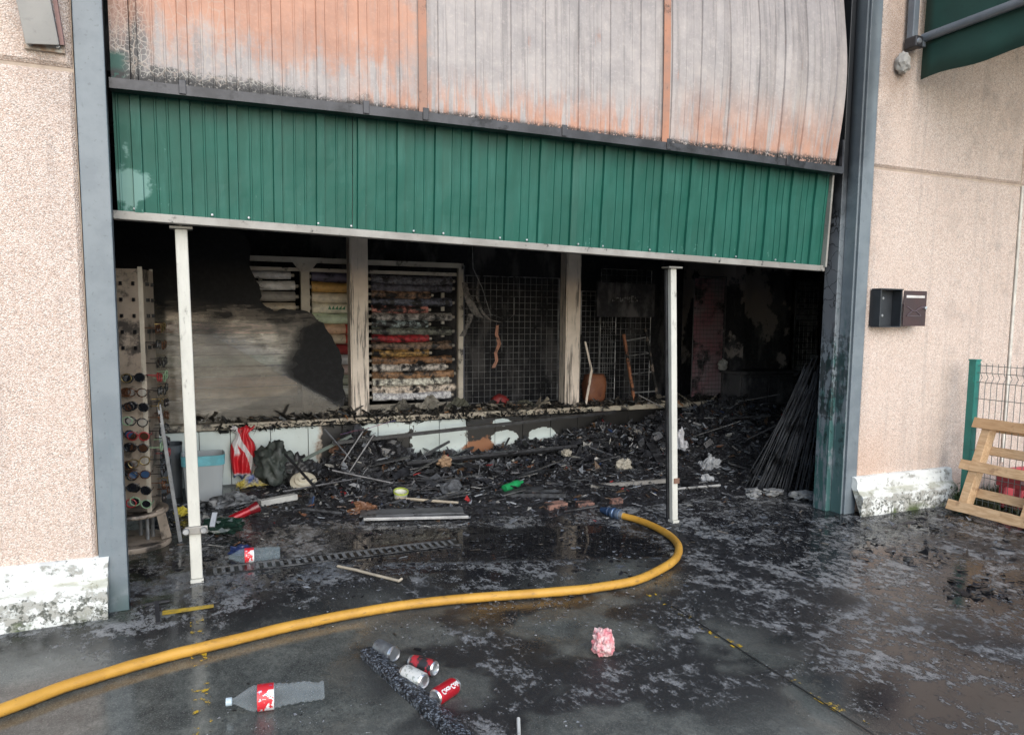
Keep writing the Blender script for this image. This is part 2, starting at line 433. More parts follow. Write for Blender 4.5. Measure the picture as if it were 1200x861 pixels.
def mat_low_wall():
    k = M('scorched_white_panel'); P = k.pos(); x, y, z = k.xyz(P)
    n = k.noise(P, 3.4, 7, 0.62); f = k.noise(P, 25, 5, 0.7)
    c = k.mix(k.noise(P, 3, 4).sm(0.35, 0.7), (0.60, 0.68, 0.66), (0.52, 0.585, 0.565))
    c = k.mix(f.sm(0.62, 0.74)*0.5, c, (0.12, 0.11, 0.10))
    clean = x.sm(1.35, 1.05)                                   # untouched on the left
    nn = k.noise(P, 5.5, 6, 0.6)
    def spot(a, b, rx, rz):
        ux, uz = (x-a)*(1/rx), (z-b)*(1/rz); return (ux*ux+uz*uz+(nn-0.5)*2.4+(f-0.5)*0.9).sm(1.10, 0.90)
    spared = clean.max(spot(2.42, 0.33, 0.31, 0.34)).max(spot(3.13, 0.26, 0.15, 0.10)).max(spot(3.60, 0.27, 0.17, 0.10)).max(spot(1.80, 0.43, 0.26, 0.10)).max(spot(3.10, 0.45, 0.11, 0.04))
    rim = (n*0.75+f*0.35 + (1-spared)*0.62 - spared*0.14)
    c = k.mix(rim.sm(0.52, 0.66)*0.8, c, (0.34, 0.235, 0.16))
    burn = rim.sm(0.62, 0.72)
    c = k.mix(burn, c, (0.013, 0.0125, 0.012))
    br = (k.noise(P, 4.5, 4)+((x-2.84).abs().sm(0.30, 0.05)+(z-0.20).abs().sm(0.2, 0.02)-1.2)*0.3).sm(0.50, 0.56)
    c = k.mix(br*x.sm(2.6, 2.66)*x.sm(3.05, 2.95)*0.9, c, (0.30, 0.13, 0.06))
    return k.set(c, 0.45, bump=n*0.5+f*0.3+burn, bs=0.3, bd=0.008)

def mat_glass_soot():
    k = M('sooty_glass'); P = k.pos(); x, y, z = k.xyz(P)
    n = k.noise(P, 3.0, 6, 0.6, 0.5); f = k.noise(P, 22, 6, 0.75); st = k.noise(k.mp(P, (1, 1, 8)), 2.5, 5, 0.7)
    # soot lies black above a ragged line, in a dark lobe at the right, and in a wedge; elsewhere a thin grey film
    top = (z+(n-0.5)*0.5+(st-0.5)*0.5+(x*0.12)).sm(1.20, 1.78)
    ux, uz = (x-1.24)*(1/0.46), (z-1.12)*(1/0.62)
    lobe = (ux*ux+uz*uz+(n-0.5)*0.7+(st-0.5)*0.5).sm(1.25, 0.35)*(z+x*0.62+(f-0.5)*0.05).sm(1.49, 1.58)
    dark = top.max(lobe)
    diag = (z+x*0.62+(n-0.5)*0.04).sm(1.515, 1.545)            # wiped diagonal: hazier below it, darker and clearer above
    low2 = (z-x*0.30+(n-0.5)*0.06).sm(0.62, 0.58)
    film = 0.26+st*0.30-diag*0.20+low2*0.12
    a = dark.max(film.min(0.85))
    sootc = k.mix(f.sm(0.4, 0.7), (0.005, 0.0053, 0.006), (0.012, 0.012, 0.0135))
    filmc = k.mix(f.sm(0.35, 0.7), (0.36, 0.31, 0.24), (0.22, 0.195, 0.155))
    filmc = k.mix(low2*0.6, filmc, (0.10, 0.098, 0.088))
    filmc = k.mix(diag*0.9, filmc, (0.020, 0.022, 0.023))
    c = k.mix(dark, filmc, sootc)
    k.set(c, 0.55, bump=f, bs=0.15, bd=0.004, Specular_IOR_Level=0.15)
    nt = k.nt
    tr = nt.nodes.new('ShaderNodeBsdfTransparent'); gl = nt.nodes.new('ShaderNodeBsdfGlossy'); gl.inputs['Roughness'].default_value = 0.06
    mx = nt.nodes.new('ShaderNodeMixShader'); mx.inputs[0].default_value = 0.06
    nt.links.new(tr.outputs[0], mx.inputs[1]); nt.links.new(gl.outputs[0], mx.inputs[2])
    m2 = nt.nodes.new('ShaderNodeMixShader'); nt.links.new(a.o, m2.inputs[0])
    nt.links.new(mx.outputs[0], m2.inputs[1]); nt.links.new(k.p.outputs[0], m2.inputs[2])
    nt.links.new(m2.outputs[0], nt.nodes['Material Output'].inputs[0])
    return k.m

def mat_clear(name, tint, opac):
    k = M(name); P = k.pos(); n = k.noise(P, 30, 4)
    k.set(tint, 0.06, bump=n, bs=0.06, bd=0.003)
    nt = k.nt; tr = nt.nodes.new('ShaderNodeBsdfTransparent'); tr.inputs[0].default_value = (0.93, 0.96, 0.97, 1)
    lw = nt.nodes.new('ShaderNodeLayerWeight'); lw.inputs[0].default_value = 0.35
    fac = (S(nt, lw.outputs['Facing'])*0.24+opac).min(0.95)
    mx = nt.nodes.new('ShaderNodeMixShader'); nt.links.new(fac.o, mx.inputs[0])
    nt.links.new(tr.outputs[0], mx.inputs[1]); nt.links.new(k.p.outputs[0], mx.inputs[2])
    nt.links.new(mx.outputs[0], nt.nodes['Material Output'].inputs[0])
    return k.m

def mat_debris():
    k = M('burnt_debris'); P = k.pos()
    c = k.attr('tone'); f = k.noise(P, 60, 4, 0.7)
    c = k.mix(f.sm(0.45, 0.7)*0.5, c, (0.012, 0.012, 0.013))
    return k.set(c, (0.62-f*0.55), bump=f, bs=0.4, bd=0.004)

GROUND = mat_ground(); WALL = mat_wall(); PLINTH = mat_plinth()
PIL_L = mat_pillar('blue_grey_steel_paint', False); PIL_R = mat_pillar('scorched_steel_paint', True)
GREEN = mat_green(); BURNT = mat_burnt(); LOWW = mat_low_wall(); GLASS = mat_glass_soot(); DEB = mat_debris()
SOOT = mat_soot_wall('soot_black', 0); SOOTP = mat_soot_wall('soot_peeling_plaster', 0.9)
BEAM = pm('charred_steel', (0.055, 0.055, 0.06), (0.025, 0.025, 0.027), 5, 0.45, 0.25, 6, 0.3)
BARM = pm('weathered_pale_steel', (0.315, 0.3, 0.27), (0.225, 0.21, 0.1875), 4, 0.5, 0.18, 14, 0.1)
WPOLE = pm('chipped_white_pole', (0.561, 0.5525, 0.493), (0.476, 0.4675, 0.4165), 8, 0.5, 0.16, 18, stretch=(1, 1, 0.35), soot=(0.10, 0.09, 0.075))
COLM = None
def mat_column():
    k = M('smoked_cream_column'); P = k.pos(); x, y, z = k.xyz(P)
    n = k.noise(P, 6, 5); s = k.noise(k.mp(P, (6, 6, 0.4)), 5, 6, 0.65)
    c = k.mix(n.sm(0.3, 0.7), (0.76, 0.66, 0.56), (0.64, 0.55, 0.46))
    c = k.mix((s+z.sm(1.2, 0.6)*0.06).sm(0.52, 0.64)*0.85, c, (0.055, 0.048, 0.042))
    c = k.mix(n.sm(0.55, 0.7)*z.sm(0.75, 0.58), c, (0.10, 0.085, 0.07))
    return k.set(c, 0.6, bump=n+s, bs=0.15, bd=0.005)
COLM = mat_column()
STEEL = pm('dull_steel', (0.40, 0.41, 0.42), (0.27, 0.28, 0.29), 12, 0.35, 0.1, 20, 0.6)
CHARW = pm('charred_wood', (0.020, 0.020, 0.022), (0.05, 0.053, 0.058), 24, 0.5, 0.2, 20, bump=0.9)
BLACKM = pm('blackened_metal', (0.022, 0.022, 0.024), (0.045, 0.046, 0.05), 18, 0.38, 0.2, 9, 0.4)

# ------------------------------------------------------------------ the setting: ground, interior shell
g = mesh_obj('ground', [(-160, -160, 0), (170, -160, 0), (170, 170, 0), (-160, 170, 0)], [(0, 1, 2, 3)], GROUND); g['kind'] = 'structure'
IX0, IX1, IY1, CZ = -0.85, 8.1, 8.75, 2.95
def struct(name, b, mat):
    o = b.build(name, mat); o['kind'] = 'structure'; return o
struct('ceiling', B().box(IX0-0.1, IX1+0.1, 4.80, IY1+0.2, CZ, CZ+0.12), SOOT)
struct('wall_back', B().box(IX0-0.1, IX1+0.1, IY1, IY1+0.15, 0, CZ-0.003), SOOT)
struct('wall_left', B().box(IX0-0.12, IX0, 4.62, IY1-0.003, 0, CZ-0.003), SOOT)
struct('wall_right', B().box(IX1, IX1+0.12, 4.62, IY1-0.003, 0, CZ-0.003), SOOTP)
# peeling plaster pier at the back right
struct('wall_pier', B().box(6.42, 7.30, 7.55, 8.70, 0, CZ-0.005).box(6.20, 6.36, 7.35, 7.60, 0, CZ-0.006), mat_soot_wall('peeling_plaster_pier', 0.95, (0.30, 0.26, 0.24)))

# ------------------------------------------------------------------ facade walls
def panel(x0, x1, z0, z1, parent, y=FY, t=0.16, g=0.010):
    """precast panel with a chamfered rim, so that the joints are recessed"""
    b = B(); c = 0.018
    x0, x1, z0, z1 = x0+g, x1-g, z0+g, z1-g
    v = [(x0, y+c, z0), (x1, y+c, z0), (x1, y+c, z1), (x0, y+c, z1), (x0+c, y, z0+c), (x1-c, y, z0+c), (x1-c, y, z1-c), (x0+c, y, z1-c),
         (x0, y+t, z0), (x1, y+t, z0), (x1, y+t, z1), (x0, y+t, z1)]
    f = [(4, 5, 6, 7), (0, 1, 5, 4), (1, 2, 6, 5), (2, 3, 7, 6), (3, 0, 4, 7), (8, 9, 1, 0), (9, 10, 2, 1), (10, 11, 3, 2), (11, 8, 0, 3), (11, 10, 9, 8)]
    b.add(v, f)
    return b.build('panel', WALL, parent)
JOINT = pm('joint_mortar', (0.47, 0.38, 0.30), (0.38, 0.30, 0.24), 12, 0.9)

def plinth_mesh(x0, x1, y0, seed, end_left=False):
    """uneven white-painted footing that swells out of the wall"""
    b = B(); nx = int((x1-x0)/0.035); prof = [(0.0, -0.105), (0.03, -0.112), (0.07, -0.108), (0.11, -0.104), (0.145, -0.098), (0.165, -0.090), (0.180, -0.066), (0.195, -0.046), (0.225, -0.040), (0.265, -0.036), (0.298, -0.030), (0.310, -0.012), (0.312, 0.05)]
    rows = len(prof)
    for i in range(nx+1):
        x = x0+(x1-x0)*i/nx
        for j, (z, dy) in enumerate(prof):
            n = FB(x*3+seed, z*9, 0, 4)*0.012 + FB(x*14, z*24, seed, 3)*0.006
            taper = 1.0
            b.v.append((x+(FB(z*11, seed)*0.012 if i in (0, nx) else 0), y0+dy*taper-(n if dy < 0 else 0)*(1 if j < rows-2 else 0), max(0, z+(n*0.6 if 0 < j < rows-1 else 0)) if j else 0))
    for i in range(nx):
        for j in range(rows-1):
            a = i*rows+j; b.f.append((a, a+rows, a+rows+1, a+1))
    b.f.append(tuple(range(rows))[::1]); b.f.append(tuple(nx*rows+j for j in range(rows))[::-1])
    return b

wl = tag(empty('facade_wall', (-2.4, FY, 0)), 'pinkish pebble-dash wall left of the doorway, with a grey strut bolted to it', 'wall')
def put(o, parent):
    """parent without moving"""
    o.parent = parent; o.location = Vector(o.location) - Vector(parent.location); return o
for (x0, x1, z0, z1) in ((-3.6, -0.47, 0.0, 2.80), (-3.6, -0.47, 2.80, 6.2)):
    put(panel(x0, x1, z0, z1, None), wl)
put(B().box(-3.6, -0.475, FY+0.022, FY+0.15, 0, 6.2).build('joint', JOINT), wl)
put(plinth_mesh(-3.6, -0.425, FY, 3.1).build('plinth', PLINTH, smooth=True), wl)
put(B().box(-0.62, -0.475, FY+0.17, 4.62, 0, 6.2).build('reveal', SOOT), wl)

wr = tag(empty('facade_wall', (7, FY, 0)), 'sunlit pinkish pebble-dash wall right of the doorway, carrying the mailbox and awning', 'wall')
for (x0, x1) in ((5.02, 6.87), (6.87, 9.4), (9.4, 12.0)):
    for (z0, z1) in ((0, 2.80), (2.80, 6.2)):
        put(panel(x0, x1, z0, z1, None), wr)
put(B().box(5.03, 12.0, FY+0.022, FY+0.15, 0, 6.2).build('joint', JOINT), wr)
put(B().bar((6.873, FY-0.004, 0.3), (6.865, FY-0.004, 2.79), 0.03, 0.012, (0, 1, 0)).build('sealant', pm('pale_sealant', (0.70, 0.66, 0.58), None, 9, 0.7), None), wr)
put(plinth_mesh(4.975, 6.12, FY-0.02, 8.7).build('plinth', PLINTH, smooth=True), wr)
put(B().box(5.05, 12.0, FY+0.17, 4.76, 0, 6.2).build('backing', SOOT), wr)
lint = tag(empty('lintel', (2.3, FY, 4.72)), 'pebble-dash lintel above the burnt door leaf', 'wall')
put(panel(-0.45, 5.02, 4.74, 6.2, None, FY+0.02), lint)
put(B().box(-0.475, 5.05, 4.70, 4.797, 2.90, 6.2).build('header_backing', SOOT), lint)

# ------------------------------------------------------------------ steel pillars
pl = tag(empty('steel_pillar', (-0.4, FY, 0)), 'pale blue-grey steel pillar at the left side of the doorway', 'pillar')
put(B().box(-0.468, -0.335, FY-0.012, FY+0.010, 0, 6).build('flange', PIL_L, bevel=0.004), pl)
put(B().box(-0.462, -0.345, FY+0.012, 4.60, 0, 6).build('web', PIL_L), pl)
put(B().box(-0.470, -0.350, 4.602, 4.66, 0, 4.7).build('guide_rail', PIL_L), pl)
pr = tag(empty('steel_pillar', (4.95, FY, 0)), 'scorched blue and green steel pillar at the right side of the doorway', 'pillar')
put(B().box(4.905, 5.025, FY-0.012, FY+0.008, 0, 6).build('flange', PIL_R, bevel=0.004), pr)
put(B().box(4.888, 5.02, FY+0.010, 4.508, 0, 6).build('web', PIL_R, bevel=0.003), pr)
put(B().box(4.84, 5.02, 4.512, 4.65, 0, 6).build('guide_rail', PIL_R, bevel=0.004), pr)

# ------------------------------------------------------------------ folding door: burnt upper leaf, green lower leaf
PER = 0.243
def prof_pts(x0, x1, hs=1.0):
    """x positions and rib heights of the sheet's profile"""
    base = [(0, 0), (0.005, 0.020), (0.050, 0.020), (0.055, 0.0), (0.116, 0.0), (0.119, 0.0065), (0.127, 0.0065), (0.130, 0), (0.176, 0.0), (0.179, 0.0065), (0.187, 0.0065), (0.190, 0)]
    out = []; k = math.floor(x0/PER)
    while k*PER < x1:
        for a, h in base:
            x = k*PER+a
            if x0 < x < x1: out.append((x, h*hs))
        k += 1
    return [(x0, 0)] + out + [(x1, 0)]
def sheet(x0, x1, zb, zt, yfn, nz, name, mat, parent, jag=0.0):
    p = prof_pts(x0, x1, 0.55 if jag else 1.0); b = B(); n = len(p)
    for j in range(nz+1):
        t = j/nz
        for x, h in p:
            z = zb(x)+(zt(x)-zb(x))*t
            if jag and j == 0: z += jag*(FB(x*25, 3.3)+0.3*N3(x*90, 1))
            xx, yv = yfn(x, z)
            b.v.append((xx, yv-h, z))
    for j in range(nz):
        for i in range(n-1):
            a = j*n+i; b.f.append((a, a+1, a+n+1, a+n))
    o = b.build(name, mat)
    so = o.modifiers.new('solid', 'SOLIDIFY'); so.thickness = 0.0012
    return put(o, parent)
door = tag(empty('folding_door', (2.2, 4.6, 2.0)), 'green ribbed metal folding door with its upper leaf burnt to orange and grey', 'door')
def y_up(x, z):
    t = sstep(2.8, 4.6, z)
    y = 4.505+0.05*t
    w = sstep(2.9, 3.5, x)
    y -= w*0.05*math.sin(math.pi*min(1, max(0, (z-2.8)/1.5))) + w*0.045*N3(x*4.2, z*0.45, 2) + w*0.020*N3(x*10, z*0.7, 5)
    y -= (1-w)*0.008*N3(x*2.2, z*0.8, 1)
    xx = x + w*0.018*N3(x*1.7, z*1.1, 9)+ sstep(4.3, 4.75, x)*0.045*sstep(2.9, 3.7, z)
    return xx, y
beam_z = lambda x: 2.772 - 0.012*x/4.8 + 0.025*math.sin(math.pi*(x+0.3)/5.1)
for (a, b_) in ((-0.225, 1.345), (1.372, 3.10), (3.135, 4.735)):
    o = sheet(a, b_, lambda x: beam_z(x)+0.035, lambda x: 4.72, y_up, 30, 'burnt_sheet', BURNT, door, 0.006)
for xs, w in ((1.358, 0.05), (3.118, 0.055)):
    b = B(); nseg = 16
    for j in range(nseg):
        za, zb2 = 2.81+(4.70-2.81)*j/nseg, 2.81+(4.70-2.81)*(j+1)/nseg
        b.bar((xs, y_up(xs, za)[1]-0.017, za), (xs, y_up(xs, zb2)[1]-0.017, zb2), w, 0.006, (0, 1, 0))
    put(b.build('cover_strip', pm('orange_primer_strip', (0.42, 0.19, 0.11), (0.30, 0.17, 0.12), 5, 0.6, 0.25, 6)), door)
put(B().box(-0.318, -0.228, 4.492, 4.53, 2.80, 4.7).build('edge_stile', BURNT), door)
# hinge beam: channel section in pieces so that it can sag
b = B(); bb = B(); n = 20
for i in range(n):
    xa, xb = -0.325+5.09*i/n, -0.325+5.09*(i+1)/n
    za, zb2 = beam_z(xa), beam_z(xb)
    for (y0, y1, h0, h1) in ((4.445, 4.455, -0.026, 0.026), (4.455, 4.53, 0.016, 0.024), (4.455, 4.53, -0.024, -0.016)):
        b.add([(xa, y0, za+h0), (xb, y0, zb2+h0), (xb, y1, zb2+h0), (xa, y1, za+h0), (xa, y0, za+h1), (xb, y0, zb2+h1), (xb, y1, zb2+h1), (xa, y1, za+h1)],
              [(0, 3, 2, 1), (4, 5, 6, 7), (0, 1, 5, 4), (2, 3, 7, 6), (1, 2, 6, 5), (3, 0, 4, 7)])
put(b.build('hinge_beam', BEAM), door)
for xk in (0.02, 1.0, 1.36, 2.3, 3.12, 4.2):
    zk = beam_z(xk)
    put(B().box(xk-0.018, xk+0.018, 4.436, 4.4445, zk-0.022, zk+0.05).build('hinge', BEAM, bevel=0.003), door)
put(B().bar((4.765, 4.46, 2.74), (4.79, 4.49, 3.0), 0.02, 0.03, (0, 1, 0)).build('beam_end', BEAM), door)
bot_z = lambda x: 2.115 - 0.118*(x+0.33)/5.1
def y_low(x, z):
    return x, 4.575+0.05*(2.75-z)/0.7 + 0.010*N3(x*1.5, z*2, 4) + 0.007*N3(x*5, z*3, 8) + 0.003*N3(x*11, z*7, 3)
for (a, b_) in ((-0.322, 0.945), (0.949, 2.435), (2.439, 4.765)):
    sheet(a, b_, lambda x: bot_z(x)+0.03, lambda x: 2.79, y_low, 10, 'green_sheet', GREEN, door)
put(B().add([(-0.345, 4.595, bot_z(-0.33)-0.012), (4.785, 4.595, bot_z(4.78)-0.012), (4.785, 4.595, bot_z(4.78)+0.034), (-0.345, 4.595, bot_z(-0.33)+0.034),
             (-0.345, 4.665, bot_z(-0.33)-0.012), (4.785, 4.665, bot_z(4.78)-0.012), (4.785, 4.665, bot_z(4.78)+0.034), (-0.345, 4.665, bot_z(-0.33)+0.034)],
            [(0, 1, 2, 3), (7, 6, 5, 4), (3, 2, 6, 7), (0, 4, 5, 1), (1, 5, 6, 2), (0, 3, 7, 4)]).build('bottom_bar', BARM, bevel=0.004), door)
put(B().bar((4.775, 4.60, 2.02), (4.775, 4.57, 2.74), 0.018, 0.05, (0, 1, 0)).build('edge_stile', BARM), door)
for i in range(26):
    xk = -0.24+i*0.196
    if i % 3 != 1: put(B().lathe([(0.0, 0.006), (0.006, 0.005), (0.008, 0)], 8, axis_mtx((xk, 4.6215-0.018, bot_z(xk)+0.05), (0, -1, 0))).build('rivet', STEEL), door)

# props that hold the door up
def pole(name, xb, xt, zt, w, label):
    e = tag(empty(name, (xb, 4.72, 0)), label, 'pole', 'white poles propping the door')
    o = B().bar((xb, 4.72, 0.02), (xt, 4.72, zt), w, 0.045, (0, 1, 0)).build('tube', WPOLE, bevel=0.006); put(o, e)
    put(B().box(xb-w*0.55, xb+w*0.55, 4.685, 4.755, 0, 0.02).build('foot_plate', WPOLE), e)
    put(B().box(xt-0.06, xt+0.06, 4.67, 4.77, zt, zt+0.012).build('head_plate', BARM), e)
    return e
p1 = pole('door_prop', 0.007, -0.012, 2.078, 0.066, 'white square pole with a bolted clamp, propping the left end of the door')
put(B().box(-0.05, 0.075, 4.672, 4.694, 0.30, 0.345).build('clamp', BARM, bevel=0.004), p1)
for xk in (-0.045, 0.052):
    put(B().lathe([(0, 0.016), (0.016, 0.016), (0.020, 0.008), (0.020, 0)], 12, axis_mtx((xk, 4.672, 0.322), (0, -1, 0))).build('bolt', STEEL, smooth=True), p1)
put(B().bar((0.10, 4.69, 0.33), (0.12, 4.75, 0.40), 0.03, 0.012).build('clamp_lever', STEEL), p1)
p2 = pole('door_prop', 3.462, 3.375, 1.968, 0.052, 'slim white pole propping the door nearest the hose nozzle')
put(B().box(3.435, 3.482, 4.688, 4.752, 0.315, 0.355).build('rusty_collar', pm('rust_brown', (0.22, 0.12, 0.08), None, 20, 0.8)), p2)
put(B().bar((3.434, 4.755, 0.02), (3.347, 4.755, 1.96), 0.024, 0.02, (0, 1, 0)).build('rear_rail', BLACKM), p2)

# ------------------------------------------------------------------ low wall, ledge, columns and glass of the shop front
lw = tag(empty('low_wall', (3, WY, 0)), 'low white-panelled shop-front wall with a burnt ledge, scorched black towards the right', 'wall')
put(B().box(IX0+0.01, 6.19, WY+0.012, WY+0.12, 0, 0.515).build('core', SOOT), lw)
xs = [-0.82, -0.52, -0.22, 0.07, 0.34, 0.70, 1.05, 1.38, 1.74, 2.07, 2.39, 2.69, 3.02, 3.35, 3.69, 4.03, 4.37, 4.71, 5.05, 5.40, 5.75, 6.15]
for a, b_ in zip(xs[:-1], xs[1:]):
    put(B().box(a+0.003, b_-0.003, WY-0.004+rng.uniform(-.002, .002), WY+0.010, 0.0, 0.512).build('panel', LOWW, bevel=0.002), lw)
LEDGE = pm('smoked_cream_ledge', (0.42, 0.38, 0.30), (0.33, 0.28, 0.22), 5, 0.6, 0.35, 4)
put(B().box(IX0+0.02, 6.18, WY-0.055, WY+0.16, 0.525, 0.585).build('ledge', LEDGE, bevel=0.008), lw)

def column(x0, x1, label):
    e = tag(empty('shop_front_column', ((x0+x1)/2, WY+0.06, 0.58)), label, 'column')
    put(B().box(x0, x1, WY-0.01, WY+0.13, 0.588, CZ-0.006).build('shaft', COLM, bevel=0.006), e)
    put(B().box(x0-0.012, x0+0.02, WY+0.002, WY+0.15, 0.589, CZ-0.007).build('rebate', COLM, bevel=0.003), e)
    return e
column(1.488, 1.655, 'smoke-stained cream column between the two bays of fabric rolls')
column(3.880, 4.045, 'smoke-stained cream column in front of the black wire grids')
put_e = tag(empty('window_frame_post', (0.02, WY+0.05, 0.6)), 'thin grey window mullion seen just left of the bolted white pole', 'mullion')
put(B().box(-0.035, -0.010, WY+0.01, WY+0.07, 0.588, CZ-0.01).build('mullion_bar', pm('grey_alu', (0.30, 0.30, 0.29), None, 8, 0.45, 0.3, 4, 0.4)), put_e)

# broken sooty pane: outline then extruded
def pane(name, pts, y, parent=None, t=0.006):
    b = B(); n = len(pts)
    b.v = [(x, y, z) for x, z in pts] + [(x, y+t, z) for x, z in pts]
    b.f = [tuple(range(n)), tuple(range(2*n-1, n-1, -1))] + [(i, i+n, (i+1) % n+n, (i+1) % n) for i in range(n)]
    return b.build(name, GLASS, parent)
edge = [(0.50, 2.60), (0.47, 2.38), (0.58, 2.22), (0.55, 2.05), (0.61, 1.90), (0.66, 1.80), (0.63, 1.72), (0.70, 1.66), (0.77, 1.625), (0.86, 1.655), (0.96, 1.650), (1.06, 1.64), (1.14, 1.57), (1.25, 1.475), (1.33, 1.34), (1.385, 1.20), (1.41, 1.05), (1.40, 0.92), (1.44, 0.80), (1.40, 0.70), (1.30, 0.64), (1.31, 0.588)]
jag = []
for (a, b_) in zip(edge[:-1], edge[1:]):
    for t in (0, 0.33, 0.66):
        jag.append((a[0]+(b_[0]-a[0])*t+rng.uniform(-.012, .012), a[1]+(b_[1]-a[1])*t+rng.uniform(-.012, .012)))
jag.append(edge[-1])
gp = pane('broken_window_pane', [(-0.005, 0.588)] + jag[::-1] + [(-0.005, 2.60)], WY+0.035)
tag(gp, 'broken shop window pane blackened by soot, its right edge a jagged curve', 'window pane')
gp2 = pane('window_pane', [(-0.80, 0.588), (-0.04, 0.588), (-0.04, 2.75), (-0.80, 2.75)], WY+0.034)
tag(gp2, 'hazy smoke-stained window pane behind the sunglasses stand', 'window pane')

# ------------------------------------------------------------------ rack of fabric rolls behind the window
RACKM = pm('beige_rack_steel', (0.50, 0.45, 0.37), (0.38, 0.34, 0.28), 5, 0.55, 0.22, 6)
rk = tag(empty('roll_rack', (1.1, 7.9, 0)), 'beige steel display rack holding the rolls of fabric behind the window', 'rack')
put(B().box(-0.45, 2.79, 7.73, 7.79, 2.115, 2.165).build('top_rail', RACKM), rk)
put(B().box(-0.45, 2.79, 7.80, 7.84, 2.03, 2.065).build('upper_rail', RACKM), rk)
put(B().box(1.06, 1.145, 7.72, 7.80, 0.60, 2.115).add([(0.94, 7.716, 2.165), (1.265, 7.716, 2.165), (1.145, 7.716, 2.02), (1.06, 7.716, 2.02), (0.94, 7.728, 2.165), (1.265, 7.728, 2.165), (1.145, 7.728, 2.02), (1.06, 7.728, 2.02)],
    [(0, 3, 2, 1), (4, 5, 6, 7), (0, 1, 5, 4), (1, 2, 6, 5), (2, 3, 7, 6), (3, 0, 4, 7)]).build('post', RACKM), rk)
put(B().box(2.735, 2.79, 7.735, 7.79, 0.60, 2.115).build('post', RACKM), rk)
put(B().box(-0.45, 2.79, 7.74, 7.79, 0.60, 0.65).build('bottom_rail', RACKM), rk)
for xk in (0.70, 2.44, 2.64):
    for j in range(9):
        put(B().box(xk-0.018, xk+0.018, 7.99, 8.02, 0.78+j*0.145, 0.84+j*0.145).build('bracket', pm('pale_bracket', (0.50, 0.48, 0.43), None, 9, 0.5, 0.1)), rk)

def fabric(name, c1, c2, char, sc=14):
    c1 = tuple(min(0.8, q*1.6) for q in c1)
    return pm('cloth_'+name, c1, c2, sc, 0.55, char, 9, bump=0.5)
def roll(x0, x1, z, r, mat, label, y=7.87, rough_=0.05):
    e = tag(empty('fabric_roll', ((x0+x1)/2, y, z)), label, 'fabric roll', 'rolls of fabric on the rack')
    b = B(); n = 14; seg = 22; sd = rng.uniform(0, 90); L = x1-x0
    for i in range(seg+1):
        x = x0+L*i/seg; sag = -0.006*math.sin(math.pi*i/seg)
        for j in range(n):
            a = 2*math.pi*j/n
            rr = r*(1+0.13*N3(x*3.5+sd, math.cos(a)*1.6, math.sin(a)*1.6)+rough_*N3(x*19+sd, math.cos(a)*2.6, math.sin(a)*2.6))+ (0.012 if j == 3 else 0)
            b.v.append((x, y+rr*math.cos(a), z+sag+rr*math.sin(a)))
    for i in range(seg):
        for j in range(n):
            a, c = i*n+j, i*n+(j+1) % n; b.f.append((a, a+n, c+n, c))
    b.f.append(tuple(range(n))); b.f.append(tuple(seg*n+j for j in range(n))[::-1])
    put(b.build('cloth', mat, smooth=True), e)
    put(B().tube([(x0-0.035, y, z), (x1+0.035, y, z)], r*0.42, 8).build('core_tube', pm('card_tube', (0.45, 0.42, 0.36), None, 9, 0.8, 0.25)), e)
    return e
bayA = [('pale grey', (0.42, 0.42, 0.43)), ('silver grey', (0.52, 0.52, 0.54)), ('smoke grey', (0.22, 0.21, 0.20)), ('dull beige', (0.36, 0.31, 0.25)), ('sage', (0.30, 0.36, 0.30)),
        ('rose printed', (0.46, 0.09, 0.08)), ('slate', (0.10, 0.13, 0.16)), ('off-white', (0.58, 0.56, 0.50)), ('pale green', (0.36, 0.44, 0.35)), ('cream', (0.56, 0.48, 0.36)),
        ('rust', (0.34, 0.16, 0.09)), ('ochre', (0.42, 0.27, 0.12)), ('stone', (0.44, 0.42, 0.38))]
for i, (nm, c) in enumerate(bayA):
    z = 1.99-i*0.107; 
    xr = 1.02 if i % 4 else 0.98
    roll(-0.38 if i > 2 else 0.55, xr, z, 0.036+0.005*(i % 3), fabric(nm.replace(' ', '_'), c, None, 0.30 if i < 2 else 0.12), f'{nm} fabric roll, {ORD[i]} from top, behind the broken pane')
bayB = [('charred violet patterned', (0.07, 0.065, 0.10), 0.35), ('gold', (0.36, 0.22, 0.07), 0.2), ('beige', (0.46, 0.41, 0.32), 0.15), ('cream leaf-printed', (0.50, 0.47, 0.38), 0.15), ('pale green', (0.36, 0.42, 0.31), 0.15),
        ('tan and red', (0.42, 0.27, 0.18), 0.25), ('straw', (0.40, 0.34, 0.25), 0.25), ('dark red', (0.22, 0.03, 0.03), 0.3), ('white', (0.58, 0.55, 0.51), 0.15), ('dusty pink', (0.46, 0.35, 0.31), 0.2),
        ('sage green', (0.34, 0.36, 0.28), 0.3), ('ivory', (0.55, 0.52, 0.45), 0.3), ('soot-grey', (0.22, 0.21, 0.19), 0.45)]
